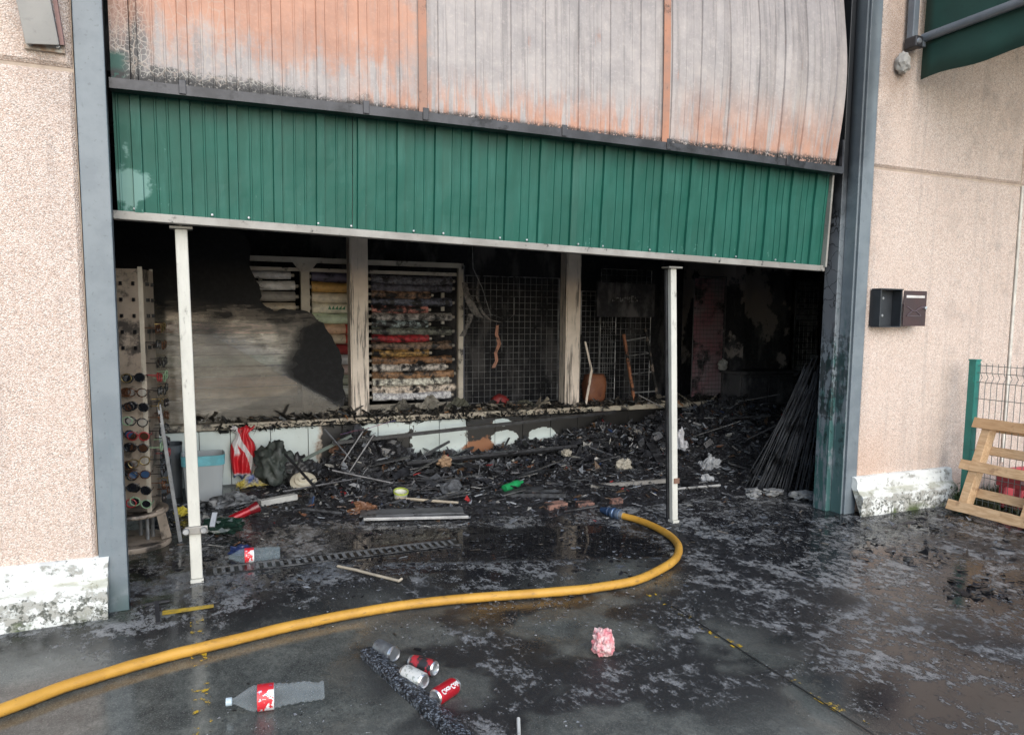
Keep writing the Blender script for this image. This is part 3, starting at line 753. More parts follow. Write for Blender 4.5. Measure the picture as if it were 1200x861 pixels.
for i, (nm, c, ch) in enumerate(bayB):
    e = roll(1.185, 1.70+0.03*(i % 2), 1.985-i*0.107, 0.047, fabric('b_'+nm.replace(' ', '_'), c, None, ch), f'{nm} fabric roll, {ORD[i]} from top, narrow bay left of column')
    if i == 3:
        for q in range(5):
            put(B().add([(1.34+q*0.035, 7.8195, 1.985-i*0.107-0.01), (1.36+q*0.04, 7.8165, 1.985-i*0.107+0.028), (1.375+q*0.035, 7.8175, 1.985-i*0.107-0.015)], [(0, 1, 2)]).build('leaf_print', pm('leaf_green', (0.05, 0.20, 0.09), None, 9)), e)
    if i in (5, 6): put(B().tube([(1.52, 7.868, 1.985-i*0.107), (1.69, 7.868, 1.985-i*0.107)], 0.051, 14).build('red_patch', pm('cloth_red_patch', (0.45, 0.05, 0.03), None, 9, 0.6, 0.25)), e)
bayC = [('charcoal', (0.13, 0.13, 0.15), .3, 2.70), ('dark slate', (0.085, 0.085, 0.11), .3, 2.70), ('scorched brown', (0.24, 0.15, 0.10), .35, 2.45), ('burnt navy', (0.10, 0.11, 0.15), .3, 2.70),
        ('red and white checked', (0.42, 0.17, 0.14), .35, 2.42), ('grey mottled', (0.25, 0.235, 0.225), .3, 2.70), ('teal and white', (0.30, 0.37, 0.38), .45, 2.42), ('charred green', (0.12, 0.125, 0.105), .3, 2.70),
        ('bright red', (0.26, 0.02, 0.025), .25, 2.43), ('dark umber', (0.17, 0.115, 0.08), .3, 2.70), ('mustard', (0.30, 0.175, 0.055), .38, 2.43), ('rust brown', (0.19, 0.10, 0.05), .3, 2.70),
        ('smoky white', (0.42, 0.38, 0.34), .35, 2.62), ('brown flecked', (0.24, 0.135, 0.07), .3, 2.72), ('pale cream', (0.55, 0.49, 0.42), .2, 2.66), ('white and brown', (0.52, 0.43, 0.36), .25, 2.74), ('lilac white', (0.58, 0.57, 0.63), .12, 2.68)]
for i, (nm, c, ch, xr) in enumerate(bayC):
    roll(1.80, xr, 1.975-i*0.0785, 0.036+0.005*(xr > 2.6), fabric('c_'+nm.replace(' ', '_'), c, tuple(q*0.5 for q in c), ch+0.13, 30), f'{nm} fabric roll, {ORD[i]} from top, wide bay right of column', 7.86+0.02*(i % 2), 0.30)

# ------------------------------------------------------------------ wire grids at the back
WIRE = pm('sooty_grid_wire', (0.34, 0.34, 0.34), (0.15, 0.15, 0.15), 9, 0.45, 0.35, 4, 0.4)
def grid(x0, x1, z0, z1, y, sp, label, mat=WIRE, frame=True, r=0.0028):
    e = tag(empty('wire_grid', ((x0+x1)/2, y, z0)), label, 'wire grid', 'wire display grids')
    b = B(); x = x0+sp
    while x < x1-0.01: b.tube([(x, y, z0), (x, y, z1)], r, 4, False); x += sp
    b2 = B(); z = z0+sp
    while z < z1-0.01: b2.tube([(x0, y-0.006, z), (x1, y-0.006, z)], r, 4, False); z += sp
    put(b.build('upright_wires', mat), e); put(b2.build('cross_wires', mat), e)
    f = B().tube([(x0, y, z0), (x0, y, z1)], 0.006, 6).tube([(x1, y, z0), (x1, y, z1)], 0.006, 6).tube([(x0, y, z0), (x1, y, z0)], 0.006, 6).tube([(x0, y, z1), (x1, y, z1)], 0.006, 6)
    put(f.build('grid_frame', mat), e)
    return e
grid(2.84, 4.08, 0.60, 2.05, 7.95, 0.072, 'wire display grid between the fabric rolls and the right cream column')
grid(4.30, 4.78, 0.55, 1.90, 7.80, 0.062, 'black wire grid right of the cream column behind the brown bag')
grid(4.80, 5.55, 0.40, 2.20, 8.20, 0.075, 'faint black wire grid behind the scorched ladder')
g3 = grid(5.64, 6.12, 0.15, 2.10, 7.42, 0.052, 'reddish-backed wire grid between the slim pole and the peeling pier', pm('pale_grid_wire', (0.045, 0.04, 0.042), None, 9, 0.5, 0.3, 4))
put(B().box(5.655, 6.105, 7.435, 7.45, 0.16, 2.08).build('backing_cloth', pm('maroon_backing', (0.22, 0.09, 0.105), (0.18, 0.15, 0.16), 2.5, 0.8, 0.38, 3)), g3)
g4 = grid(7.36, 7.80, 0.6, 2.10, 7.52, 0.075, 'narrow wire grid farthest right, beside the scorched pillar', pm('dark_grid_wire', (0.03, 0.03, 0.032), None, 9, 0.5, 0.3, 4), r=0.005)
put(B().box(7.37, 7.79, 7.54, 7.555, 0.62, 2.08).build('backing_cloth', pm('grey_backing', (0.22, 0.21, 0.22), (0.06, 0.06, 0.065), 3, 0.8, 0.45, 4)), g4)
post = tag(B().tube([(0, 0, 0), (0, 0, 1.55)], 0.016, 8).build('slotted_post', pm('blue_grey_slot_post', (0.11, 0.115, 0.14), None, 9, 0.5, 0.3), loc=(2.815, 7.80, 0.6)), 'blue-grey slotted post right of the wide bay of rolls', 'post')

# scorched ladder-like frame
ld = tag(empty('scorched_ladder', (4.95, 7.42, 0.59)), 'scorched ladder frame with one flaking orange rail leaning behind the ledge', 'ladder')
put(B().bar((4.83, 7.42, 0.59), (4.72, 7.52, 1.40), 0.032, 0.022, (0, 1, 0)).build('rail', pm('flaking_orange', (0.36, 0.15, 0.07), (0.22, 0.09, 0.05), 12, 0.7, 0.42, 10)), ld)
put(B().bar((5.16, 7.42, 0.59), (5.02, 7.52, 1.47), 0.03, 0.022, (0, 1, 0)).build('rail', pm('flaking_grey', (0.20, 0.16, 0.13), None, 12, 0.7, 0.6, 12)), ld)
for t in (0.15, 0.42, 0.68, 0.9):
    put(B().bar((4.83-0.11*t, 7.42+0.1*t, 0.59+0.81*t), (5.16-0.14*t, 7.42+0.1*t, 0.59+0.86*t), 0.014, 0.014).build('rung', WIRE), ld)

# worn sign: pale letters too burnt to read
sg = tag(empty('burnt_sign', (4.77, 7.60, 1.75)), 'charred wall sign with the remains of pale unreadable letters', 'sign')
put(B().box(4.40, 5.20, 7.60, 7.63, 1.60, 2.0).build('board', SOOT), sg)
SIGNL = pm('pale_letter', (0.20, 0.20, 0.205), (0.11, 0.11, 0.11), 30, 0.7, 0.5, 18)
for i in range(7):
    x = 4.60+i*0.052; h = rng.uniform(0.045, 0.075)
    b = B()
    b.box(x, x+0.012, 7.592, 7.598, 1.78, 1.78+h)
    if i % 2: b.box(x+0.014, x+0.034, 7.592, 7.598, 1.78+h-0.016, 1.78+h)
    if i % 3: b.box(x+0.014, x+0.034, 7.592, 7.598, 1.778, 1.792)
    if i % 2 == 0: b.box(x+0.026, x+0.038, 7.592, 7.598, 1.785, 1.78+h*0.9)
    put(b.build('letter_remnant', SIGNL), sg)

# things hanging or standing in the right-hand bays
def crumple(name, c, rx, ry, rz, mat, label, cat, seed=0, sub=3, amp=0.35, fr=2.2, flat=True, parent=None, group=None, boxy=0.0):
    bm = bmesh.new(); bmesh.ops.create_icosphere(bm, subdivisions=sub, radius=1)
    for v in bm.verts:
        n = mnoise.fractal(v.co*fr+Vector((seed*3.7, seed, 0)), 0.7, 2, 3)
        q_ = max(abs(v.co.x), abs(v.co.y), abs(v.co.z)); p = v.co*(1+amp*n)/(q_**boxy)
        v.co = Vector((p.x*rx, p.y*ry, max(p.z, -0.9)*rz))
    me = bpy.data.meshes.new(name); bm.to_mesh(me); bm.free()
    if not flat: me.polygons.foreach_set('use_smooth', [True]*len(me.polygons))
    o = link(name, me, mat, parent, c)
    if label: tag(o, label, cat, group)
    return o
def rag(name, c, rx, ry, rz, mat, label, cat, seed=0, peak=1.0):
    """a crumpled piece of cloth: a sheet heaped up and folded"""
    b = B(); n = 22
    for j in range(n+1):
        for i in range(n+1):
            u, v = i/n*2-1, j/n*2-1; k = 1/max(1, (u*u+v*v)**0.5)**0.5; u, v = u*k, v*k
            dome = math.exp(-(u*u+v*v)*1.6)
            f1, f2, f3 = (mnoise.fractal(Vector((u*1.7+seed*3.1, v*1.7, q)), 0.6, 2, 4) for q in (0, 7, 13))
            rid = abs(mnoise.noise(Vector((u*2.6+seed, v*2.6, 3))))
            b.v.append((rx*(u*0.85+0.42*f1), ry*(v*0.85+0.42*f2), rz*max(-0.95, peak*dome*1.5-0.75+0.55*f3-0.7*rid)))
    for j in range(n):
        for i in range(n): a = j*(n+1)+i; b.f.append((a, a+1, a+n+2, a+n+1))
    o = b.build(name, mat, loc=c, smooth=False); so = o.modifiers.new('s', 'SOLIDIFY'); so.thickness = 0.004
    return tag(o, label, cat)
def strip(name, pts, w, mat, label, cat, seed=0, curl=0.02):
    """a torn hanging ribbon with thickness"""
    b = B(); n = len(pts)
    for i, (x, y, z) in enumerate(pts):
        ww = w*(0.6+0.8*abs(N3(i*0.9+seed, seed)))
        for s, o in ((-1, 0), (1, 0), (1, 0.004), (-1, 0.004)):
            b.v.append((x+s*ww/2, y+o+s*curl*N3(i*0.7, seed+3), z+0.02*N3(i, s+seed)))
    for i in range(n-1):
        for j in range(4):
            a, c = i*4+j, i*4+(j+1) % 4; b.f.append((a, c, c+4, a+4))
    b.f += [(0, 3, 2, 1), tuple((n-1)*4+j for j in range(4))]
    return tag(b.build(name, mat), label, cat)
strip('hanging_strip', [(3.08, 7.45, 1.50), (3.07, 7.45, 1.40), (3.10, 7.44, 1.30), (3.06, 7.45, 1.2), (3.07, 7.44, 1.12), (3.03, 7.44, 1.04)], 0.055, pm('orange_melt', (0.34, 0.15, 0.09), (0.22, 0.10, 0.06), 14, 0.6, 0.3, 12), 'orange burnt strip hanging before the wire grid', 'plastic strip', 4)
for i, (pts, w) in enumerate(([[(2.72, 7.5, 1.95), (2.74, 7.5, 1.84), (2.78, 7.49, 1.74), (2.84, 7.5, 1.64), (2.90, 7.5, 1.58)], 0.10],
                             [[(2.88, 7.5, 1.98), (2.86, 7.5, 1.8), (2.92, 7.49, 1.64), (3.0, 7.5, 1.56), (3.14, 7.5, 1.53)], 0.05],
                             [[(2.80, 7.52, 1.62), (2.78, 7.52, 1.54), (2.74, 7.51, 1.46), (2.70, 7.52, 1.38)], 0.09])):
    strip('torn_netting', pts, w, pm('grey_torn_net', (0.17, 0.155, 0.145), (0.06, 0.056, 0.054), 18, 0.7, 0.4, 14),
          ['grey torn netting hanging highest beside the wide bay of rolls', 'grey torn netting trailing to the orange strip', 'lowest scrap of grey torn netting by the slotted post'][i], 'netting', 9+i)
def cable(pts, r, mat, name, label, cat):
    return tag(B().tube(pts, r, 6).build(name, mat, smooth=True), label, cat)
cable([(2.78, 7.45, 2.5), (2.80, 7.46, 2.1), (2.9, 7.45, 1.9), (3.0, 7.46, 1.62), (3.2, 7.45, 1.55), (3.28, 7.46, 1.62), (3.28, 7.46, 1.8)], 0.004, WIRE, 'hanging_cable', 'thin burnt cable hanging in a loop before the wire grid', 'cable')
crumple('brown_bag', (4.33, 7.52, 0.77), 0.13, 0.09, 0.17, pm('brown_leather', (0.20, 0.075, 0.035), (0.13, 0.05, 0.03), 6, 0.6, 0.2, 6), 'scorched reddish-brown bag standing on the ledge right of the column', 'bag', 2, 3, 0.14, 1.6, False, boxy=0.8)
crumple('red_bag', (3.16, 7.56, 0.66), 0.10, 0.07, 0.075, pm('dull_red', (0.20, 0.02, 0.02), None, 8, 0.6, 0.3, 8), 'dull red bag on the ledge before the wire grid', 'bag', 5, 3, 0.2, 2, False)
tag(B().bar((4.115, 7.33, 0.588), (4.205, 7.36, 1.0), 0.026, 0.012, (0, 1, 0)).bar((4.205, 7.365, 1.0), (4.135, 7.40, 1.32), 0.022, 0.012, (0, 1, 0)).build('snapped_batten', COLM), 'snapped pale batten leaning against the right cream column', 'batten')
# dark shop furniture in the deep right corner
cab = tag(empty('burnt_cabinet', (6.75, 7.2, 0)), 'burnt black cabinet in front of the peeling pier', 'cabinet')
put(B().box(6.12, 6.95, 7.10, 7.50, 0, 0.92).build('carcass', SOOT, bevel=0.01), cab); put(B().box(6.08, 6.99, 7.06, 7.53, 0.921, 0.955).build('top', SOOT, bevel=0.006), cab)
for q in range(2): put(B().box(6.14+q*0.41, 6.53+q*0.41, 7.080, 7.098, 0.05, 0.88).build('door', SOOT, bevel=0.004), cab)
crumple('pale_lump', (5.98, 7.26, 1.03), 0.06, 0.05, 0.07, pm('pale_grey_lump', (0.30, 0.29, 0.27), None, 9, 0.7, 0.25), 'small pale lump stuck to the edge of the dark pier', 'debris', 8)

# ------------------------------------------------------------------ sunglasses stand
CREAM = pm('smoked_cream_board', (0.40, 0.32, 0.245), (0.26, 0.205, 0.155), 3, 0.5, 0.38, 5, soot=(0.05, 0.04, 0.032))
SX, SY = -0.395, 5.66
st = tag(empty('sunglasses_stand', (SX, SY, 0)), 'tall cream revolving sunglasses stand behind the left pillar', 'display stand')
ang = [R(-20), R(70), R(160), R(250)]
def face_pt(fi, u, w, z):
    """point on face fi of the square column: u along the face, w out of it"""
    a = R(-10)+fi*math.pi/2
    nrm = Vector((math.sin(a), -math.cos(a), 0)); tan = Vector((math.cos(a), math.sin(a), 0))
    p = Vector((SX, SY, 0)) + nrm*(0.155+w) + tan*u; p.z = z
    return p, nrm, tan
for fi in range(4):
    b = B(); q = []
    for w in (0, 0.012):
        for (u, z) in ((-0.142, 0.27), (0.142, 0.27), (0.142, 1.885), (-0.142, 1.885)):
            q.append(face_pt(fi, u, w, z)[0])
    b.add(q, [(0, 1, 2, 3), (7, 6, 5, 4), (0, 4, 5, 1), (1, 5, 6, 2), (2, 6, 7, 3), (3, 7, 4, 0)])
    put(b.build('board', CREAM), st)
    for u in (-0.148, 0.148):
        p0 = face_pt(fi, u, 0.004, 0.26)[0]; p1_ = face_pt(fi, u, 0.004, 1.90)[0]
        put(B().bar(p0, p1_, 0.014, 0.014, (0, 1, 0)).build('edge_trim', pm('cream_trim', (0.46, 0.40, 0.31), None, 6, 0.4, 0.2)), st)
put(B().lathe([(0, 0.225), (0.235, 0.225), (0.24, 0.235), (0.235, 0.25), (0, 0.25)], 32, Matrix.Translation((SX, SY, 0))).build('tray', CREAM, smooth=True), st)
put(B().lathe([(0, 0.0), (0.25, 0.0), (0.255, 0.02), (0.25, 0.035), (0, 0.035)], 32, Matrix.Translation((SX, SY, 0))).build('base_disc', CREAM, smooth=True), st)
for (dx, dy) in ((0.10, -0.05), (0.05, 0.09), (-0.11, 0), (0.13, 0.02)):
    put(B().tube([(SX+dx, SY+dy, 0.036), (SX+dx, SY+dy, 0.224)], 0.013, 8).build('leg', STEEL, smooth=True), st)
put(B().add([(SX+0.19, SY-0.13, 0.05), (SX+0.25, SY-0.05, 0.04), (SX+0.21, SY-0.10, 0.27), (SX+0.16, SY-0.16, 0.26)], [(0, 1, 2, 3)]).build('peeled_panel', CREAM), st)
FR = {'black': pm('frame_black', (0.012, 0.012, 0.013), None, 9, 0.25), 'tortoiseshell': pm('frame_tortoise', (0.12, 0.045, 0.015), (0.02, 0.01, 0.006), 40, 0.25),
      'red': pm('frame_red', (0.35, 0.02, 0.025), None, 9, 0.3), 'blue': pm('frame_blue', (0.05, 0.12, 0.25), None, 9, 0.3), 'pale green': pm('frame_green', (0.28, 0.42, 0.25), None, 9, 0.3),
      'white': pm('frame_white', (0.62, 0.60, 0.55), None, 9, 0.35), 'gold wire': pm('frame_gold', (0.42, 0.30, 0.12), None, 9, 0.3, metal=0.8)}
LENS = {'dark': pm('lens_dark', (0.012, 0.013, 0.016), None, 9, 0.08), 'brown': pm('lens_brown', (0.06, 0.03, 0.018), None, 9, 0.08), 'blue': pm('lens_blue', (0.04, 0.08, 0.16), None, 9, 0.08),
        'clear': mat_clear('lens_clear', (0.6, 0.6, 0.58), 0.12)}
def glasses(fi, u, z, fcol, lcol, label, tilt=0, w=0.135):
    p, nrm, tan = face_pt(fi, u, 0.085, z)
    e = tag(empty('sunglasses', p), label, 'sunglasses', 'sunglasses on the revolving stand')
    upv = Vector((0, 0, 1)); ct, sn = math.cos(tilt), math.sin(tilt)
    T = tan*ct+upv*sn; U = upv*ct-tan*sn
    fm, lm = FR[fcol], LENS[lcol]
    hw = w*0.25
    for s in (-1, 1):
        ring = []
        for j in range(12):
            a = 2*math.pi*j/12
            ring.append(T*(s*w*0.26 + hw*0.92*math.cos(a)*(1-0.12*math.sin(a)*0)) + U*(0.027*math.sin(a)*(1.12 if math.sin(a) < 0 else 0.92)) - nrm*0.006*abs(s))
        c = sum(ring, Vector())/12
        b = B(); b.v = [tuple(c+nrm*0.002)]+[tuple(q) for q in ring]; b.f = [(0, 1+j, 1+(j+1) % 12) for j in range(12)]
        put_local(b.build('lens', lm), e)
        put_local(B().tube(ring+[ring[0]], 0.0042, 5, False).build('rim', fm), e)
        h0 = T*(s*w*0.5)+U*0.008
        put_local(B().tube([h0, h0-nrm*0.05, h0-nrm*0.095-T*s*0.006, h0-nrm*0.118-U*0.02-T*s*0.01], 0.0028, 5).build('temple', fm), e)
    put_local(B().tube([T*-0.012+U*0.006, U*0.010+nrm*0.003, T*0.012+U*0.006], 0.003, 5).build('bridge', fm), e)
    return e
def put_local(o, parent): o.parent = parent; return o
fc = ['black', 'tortoiseshell', 'black', 'red', 'black', 'tortoiseshell', 'black', 'pale green', 'black', 'gold wire', 'black']
lc = ['dark', 'brown', 'clear', 'clear', 'dark', 'blue', 'clear', 'dark', 'brown']
rows = [1.50, 1.39, 1.27, 1.17, 1.075, 0.985, 0.895, 0.80, 0.71, 0.62, 0.53, 0.44, 0.355]
for fi, cols, fname in ((0, (0.03, 0.12), 'front'), (1, (-0.085, 0.085), 'right')):
    for ci, u in enumerate(cols):
        for ri, z in enumerate(rows):
            if fi == 0 and ri < 3: continue
            f_, l_ = fc[(ri*3+ci*4+fi*5) % 11], lc[(ri*2+ci*3+fi*4) % 9]
            side = (', left column', ', right column')[ci] if fi == 0 else (', nearer column', ', farther column')[ci]
            glasses(fi, u+(0.03 if ci == 0 and fi == 0 else 0)*0+rng.uniform(-.01, .01), z+rng.uniform(-.01, .01), f_, l_, f'{f_} sunglasses with {l_} lenses, {ORD[ri]} row of the stand, {fname} face{side}', rng.uniform(-.3, .3))
for ri in range(5):
    for fi, u in ((0, 0.04), (0, 0.115), (1, -0.07), (1, 0.07)):
        p, nrm, tan = face_pt(fi, u, 0.012, 1.37+ri*0.105)
        o = B().box(-0.008, 0.008, -0.02, 0.0, -0.012, 0.012, Matrix.Translation(p) @ Matrix.Rotation(R(-10)+fi*math.pi/2, 4, 'Z')).build('hook', FR['black']); put(o, st)
tag(B().bar((-0.19, 5.50, 0.985), (-0.09, 5.60, 0.0), 0.026, 0.014, (0, 1, 0)).build('leaning_rail', STEEL, bevel=0.003), 'slim silver metal rail leaning against the sunglasses stand', 'rail')

# ------------------------------------------------------------------ storage boxes by the low wall
def tub(name, x, y, w, d, h, mat, rim, label, taper=0.85):
    e = tag(empty(name, (x, y, 0)), label, 'storage box')
    b = B(); n = 28; prof = [(taper, 0.0), (taper, 0.01), (1, h), (0.975, h), (taper*0.97, 0.015)]
    for s, z in prof:
        for j in range(n):
            a = 2*math.pi*j/n; c, q = math.cos(a), math.sin(a)
            k = 1/max(abs(c)**6+abs(q)**6, 1e-6)**(1/6)
            b.v.append((c*k*w/2*s, q*k*d/2*s, z))
    for i in range(len(prof)-1):
        for j in range(n): b.f.append((i*n+j, i*n+(j+1) % n, (i+1)*n+(j+1) % n, (i+1)*n+j))
    b.f.append(tuple(range(n))[::-1])
    put_local(b.build('tub', mat, smooth=True), e)
    if rim:
        r = B()
        for s, z in ((1.05, h-0.005), (1.03, h-0.085), (1.0, h-0.085), (1.02, h), (1.05, h-0.005)):
            for j in range(n):
                a = 2*math.pi*j/n; c, q = math.cos(a), math.sin(a); k = 1/max(abs(c)**6+abs(q)**6, 1e-6)**(1/6)
                r.v.append((c*k*w/2*s, q*k*d/2*s, z))
        for i in range(4):
            for j in range(n): r.f.append((i*n+j, i*n+(j+1) % n, (i+1)*n+(j+1) % n, (i+1)*n+j))
        put_local(r.build('rim', rim, smooth=True), e)
    return e
TUB = mat_clear('milky_plastic', (0.50, 0.53, 0.54), 0.62)
tub('storage_box', 0.09, 6.86, 0.34, 0.30, 0.40, TUB, pm('turquoise_plastic', (0.16, 0.47, 0.54), None, 9, 0.35), 'translucent grey storage box with a turquoise rim beside the bolted pole')
tub('storage_box', -0.20, 7.10, 0.26, 0.28, 0.46, pm('dark_grey_plastic', (0.075, 0.09, 0.105), None, 6, 0.4), None, 'dark grey box half hidden behind the turquoise-rimmed box', 0.9)

# red and white bag hanging from the ledge: gathered cloth
bm_v, bm_f = [], []
nu, nv = 26, 22
for j in range(nv+1):
    v = j/nv; z = 0.555-0.47*v
    hw = 0.125*(1-0.45*math.exp(-((v-0.16)/0.13)**2)) * (1.0 if v < 0.1 else 0.62+0.30*math.sin(v*2.8))
    for i in range(nu+1):
        u = i/nu*2-1
        y = WY-0.075-0.035*math.cos(u*1.5)*v**0.5 - 0.02*math.sin(u*9+v*3)*(0.3+0.7*v) - 0.012*N3(u*3, v*5, 2)
        bm_v.append((0.445+u*hw+0.03*(v-0.3)*0, y, z+0.015*math.sin(u*7)*(1 if j in (0, nv) else 0.2)))
for j in range(nv):
    for i in range(nu):
        a = j*(nu+1)+i; bm_f.append((a, a+nu+1, a+nu+2, a+1))
k = M('red_white_bag_print'); P = k.pos(); x, y, z = k.xyz(P)
wv = k.noise(P, 6, 4); 
wh = ((x-0.445+(z-0.35)*0.45+(wv-0.5)*0.14).abs()).sm(0.034, 0.024).max((z+(wv-0.5)*0.05).sm(0.125, 0.105)).max(((x-0.375)+(wv-0.5)*0.10).abs().sm(0.028, 0.018)*z.sm(0.27, 0.32))
c = k.mix(wh, (0.50, 0.012, 0.02), (0.62, 0.60, 0.60))
c = k.mix(k.noise(P, 16, 5).sm(0.6, 0.72)*0.6, c, (0.08, 0.05, 0.05))
c = k.mix(z.sm(0.12, 0.09)*x.sm(0.52, 0.40), c, (0.03, 0.07, 0.20))
BAGM = k.set(c, 0.4, bump=wv, bs=0.2)
o = mesh_obj('hanging_bag', bm_v, bm_f, BAGM, smooth=True); so = o.modifiers.new('s', 'SOLIDIFY'); so.thickness = 0.003
tag(o, 'red and white plastic bag hanging from the ledge of the low wall', 'bag')

# ------------------------------------------------------------------ drain, yellow paint
dr = tag(empty('channel_drain', (1.0, 4.86, 0)), 'slotted steel channel drain along the threshold beside the pole foot', 'drain')
b = B(); x = 0.10
while x < 1.68:
    b.box(x, x+0.022, 4.795, 4.905, 0.0045, 0.0075); x += 0.05
put(b.build('grate_bars', pm('wet_grate', (0.17, 0.175, 0.175), None, 9, 0.4, 0.15, 5)), dr)
put(B().box(0.06, 1.72, 4.775, 4.793, 0.004, 0.009).box(0.06, 1.72, 4.907, 4.925, 0.004, 0.009).build('grate_frame', pm('wet_grate_frame', (0.10, 0.10, 0.10), None, 9, 0.35, 0.5, 5)), dr)
put(B().box(0.06, 1.72, 4.794, 4.906, 0.002, 0.004).build('slot_void', pm('drain_dark', (0.006, 0.006, 0.006), None, 9, 0.3)), dr)

k = M('worn_yellow_paint'); P = k.pos(); n = k.noise(P, 22, 6, 0.72); n2 = k.noise(P, 4.5, 3)
k.set(k.mix(n.sm(0.4, 0.7), (0.52, 0.34, 0.025), (0.20, 0.14, 0.04)), 0.45)
x, y, z = k.xyz(P)
hole = (n*0.6+n2*0.4 + (y-4.27).abs().sm(0.3, 0.05)*-0.10 + x.sm(1.2, 2.0)*0.06 + y.sm(4.2, 4.1)*x.sm(1.2, 1.0)*0.055).sm(0.46, 0.50)
tr = k.nt.nodes.new('ShaderNodeBsdfTransparent'); mx = k.nt.nodes.new('ShaderNodeMixShader')
k.nt.links.new(hole.o, mx.inputs[0]); k.nt.links.new(k.p.outputs[0], mx.inputs[1]); k.nt.links.new(tr.outputs[0], mx.inputs[2])
k.nt.links.new(mx.outputs[0], k.nt.nodes['Material Output'].inputs[0]); YEL = k.m
for verts in ([(-0.17, 4.225), (0.085, 4.235), (0.085, 4.285), (-0.17, 4.29)], [(-0.03, 2.9), (0.045, 2.9), (0.03, 4.12), (-0.035, 4.12)], [(2.37, 0.6), (2.42, 0.6), (2.45, 3.5), (2.39, 3.5)]):
    o = mesh_obj('yellow_marking', [(a, b_, 0.004) for a, b_ in verts], [(0, 1, 2, 3)], YEL); o['kind'] = 'structure'
jn = B().bar((2.425, 3.3, 0.0055), (2.33, 0.4, 0.0055), 0.007, 0.001).build('slab_joint', pm('joint_dark', (0.012, 0.012, 0.012), None, 9, 0.6)); jn['kind'] = 'structure'
tag(B().bar((-0.205, 4.42, 0.012), (-0.185, 4.11, 0.008), 0.022, 0.012).bar((-0.26, 4.405, 0.010), (-0.14, 4.42, 0.010), 0.018, 0.010).build('threshold_bolt', BEAM), 'small T-shaped dark metal bolt on the ground at the left pillar', 'bolt')

# ------------------------------------------------------------------ fire hose
k = M('yellow_hose_rubber'); P = k.pos(); n = k.noise(P, 5, 5, 0.6); f = k.noise(P, 60, 5, 0.7); sc_ = k.noise(k.mp(P, (1, 1, 4)), 18, 6, 0.7)
x, y, z = k.xyz(P)
c = k.mix(n.sm(0.35, 0.65), (0.56, 0.30, 0.045), (0.44, 0.225, 0.03))
c = k.mix(sc_.sm(0.56, 0.66)*0.55, c, (0.16, 0.09, 0.03)); c = k.mix(f.sm(0.62, 0.72)*0.6, c, (0.07, 0.05, 0.03))
c = k.mix(z.sm(0.022, 0.004)*n.sm(0.3, 0.55)*0.8, c, (0.06, 0.045, 0.03))
HO = k.set(c, 0.42+f*0.2, bump=f+sc_, bs=0.25, bd=0.004)
hp = [(-2.6, 2.2), (-1.5, 2.95), (-0.73, 3.375), (-0.57, 3.47), (-0.36, 3.565), (-0.12, 3.645), (0.07, 3.685), (0.39, 3.755), (0.69, 3.80), (1.07, 3.815), (1.45, 3.765), (1.83, 3.69), (2.14, 3.645), (2.46, 3.675), (2.8, 3.84), (3.03, 4.06), (3.15, 4.31), (3.19, 4.58), (3.17, 4.80), (3.13, 4.94)]
def catmull(p, sub=8):
    out = []; P = [Vector((a[0], a[1], a[2] if len(a) > 2 else 0)) for a in p]; P = [P[0]*2-P[1]] + P + [P[-1]*2-P[-2]]
    for i in range(1, len(P)-2):
        for j in range(sub):
            t = j/sub
            out.append(0.5*((2*P[i])+(-P[i-1]+P[i+1])*t+(2*P[i-1]-5*P[i]+4*P[i+1]-P[i+2])*t*t+(-P[i-1]+3*P[i]-3*P[i+1]+P[i+2])*t**3))
    return out+[P[-2]]
hs = tag(empty('fire_hose', (3.1, 5.0, 0)), 'yellow fire hose curving across the wet ground into the doorway', 'hose')
hc = [p+Vector((0, 0, 0.027)) for p in catmull(hp)]
hc = [p+Vector((0.004*N3(i*0.13, 1), 0.006*N3(i*0.17, 5), 0.0)) for i, p in enumerate(hc)]
put(B().tube(hc, [0.027+0.0012*N3(i*0.3, 9) for i in range(len(hc))], 14).build('hose_body', HO, smooth=True), hs)
e0, e1 = Vector((3.13, 4.94, 0.032)), Vector((3.075, 5.07, 0.036)); dv = (e1-e0).normalized()
put(B().lathe([(0, 0), (0.033, 0), (0.034, 0.03), (0.026, 0.032)], 16, axis_mtx(e0-dv*0.01, dv)).build('ferrule', STEEL, smooth=True), hs)
put(B().lathe([(0.026, 0.02), (0.043, 0.024), (0.045, 0.05), (0.040, 0.056), (0.040, 0.075), (0.045, 0.08), (0.043, 0.10), (0, 0.10)], 16, axis_mtx(e0, dv)).build('coupling', pm('blue_coupling', (0.03, 0.09, 0.22), (0.16, 0.2, 0.26), 15, 0.35, metal=0.5), smooth=True), hs)
put(B().lathe([(0, 0.09), (0.036, 0.095), (0.03, 0.13), (0.038, 0.135), (0.022, 0.21), (0, 0.21)], 14, axis_mtx(e0, dv)).build('nozzle', pm('dark_blue_nozzle', (0.02, 0.045, 0.10), None, 15, 0.4), smooth=True), hs)

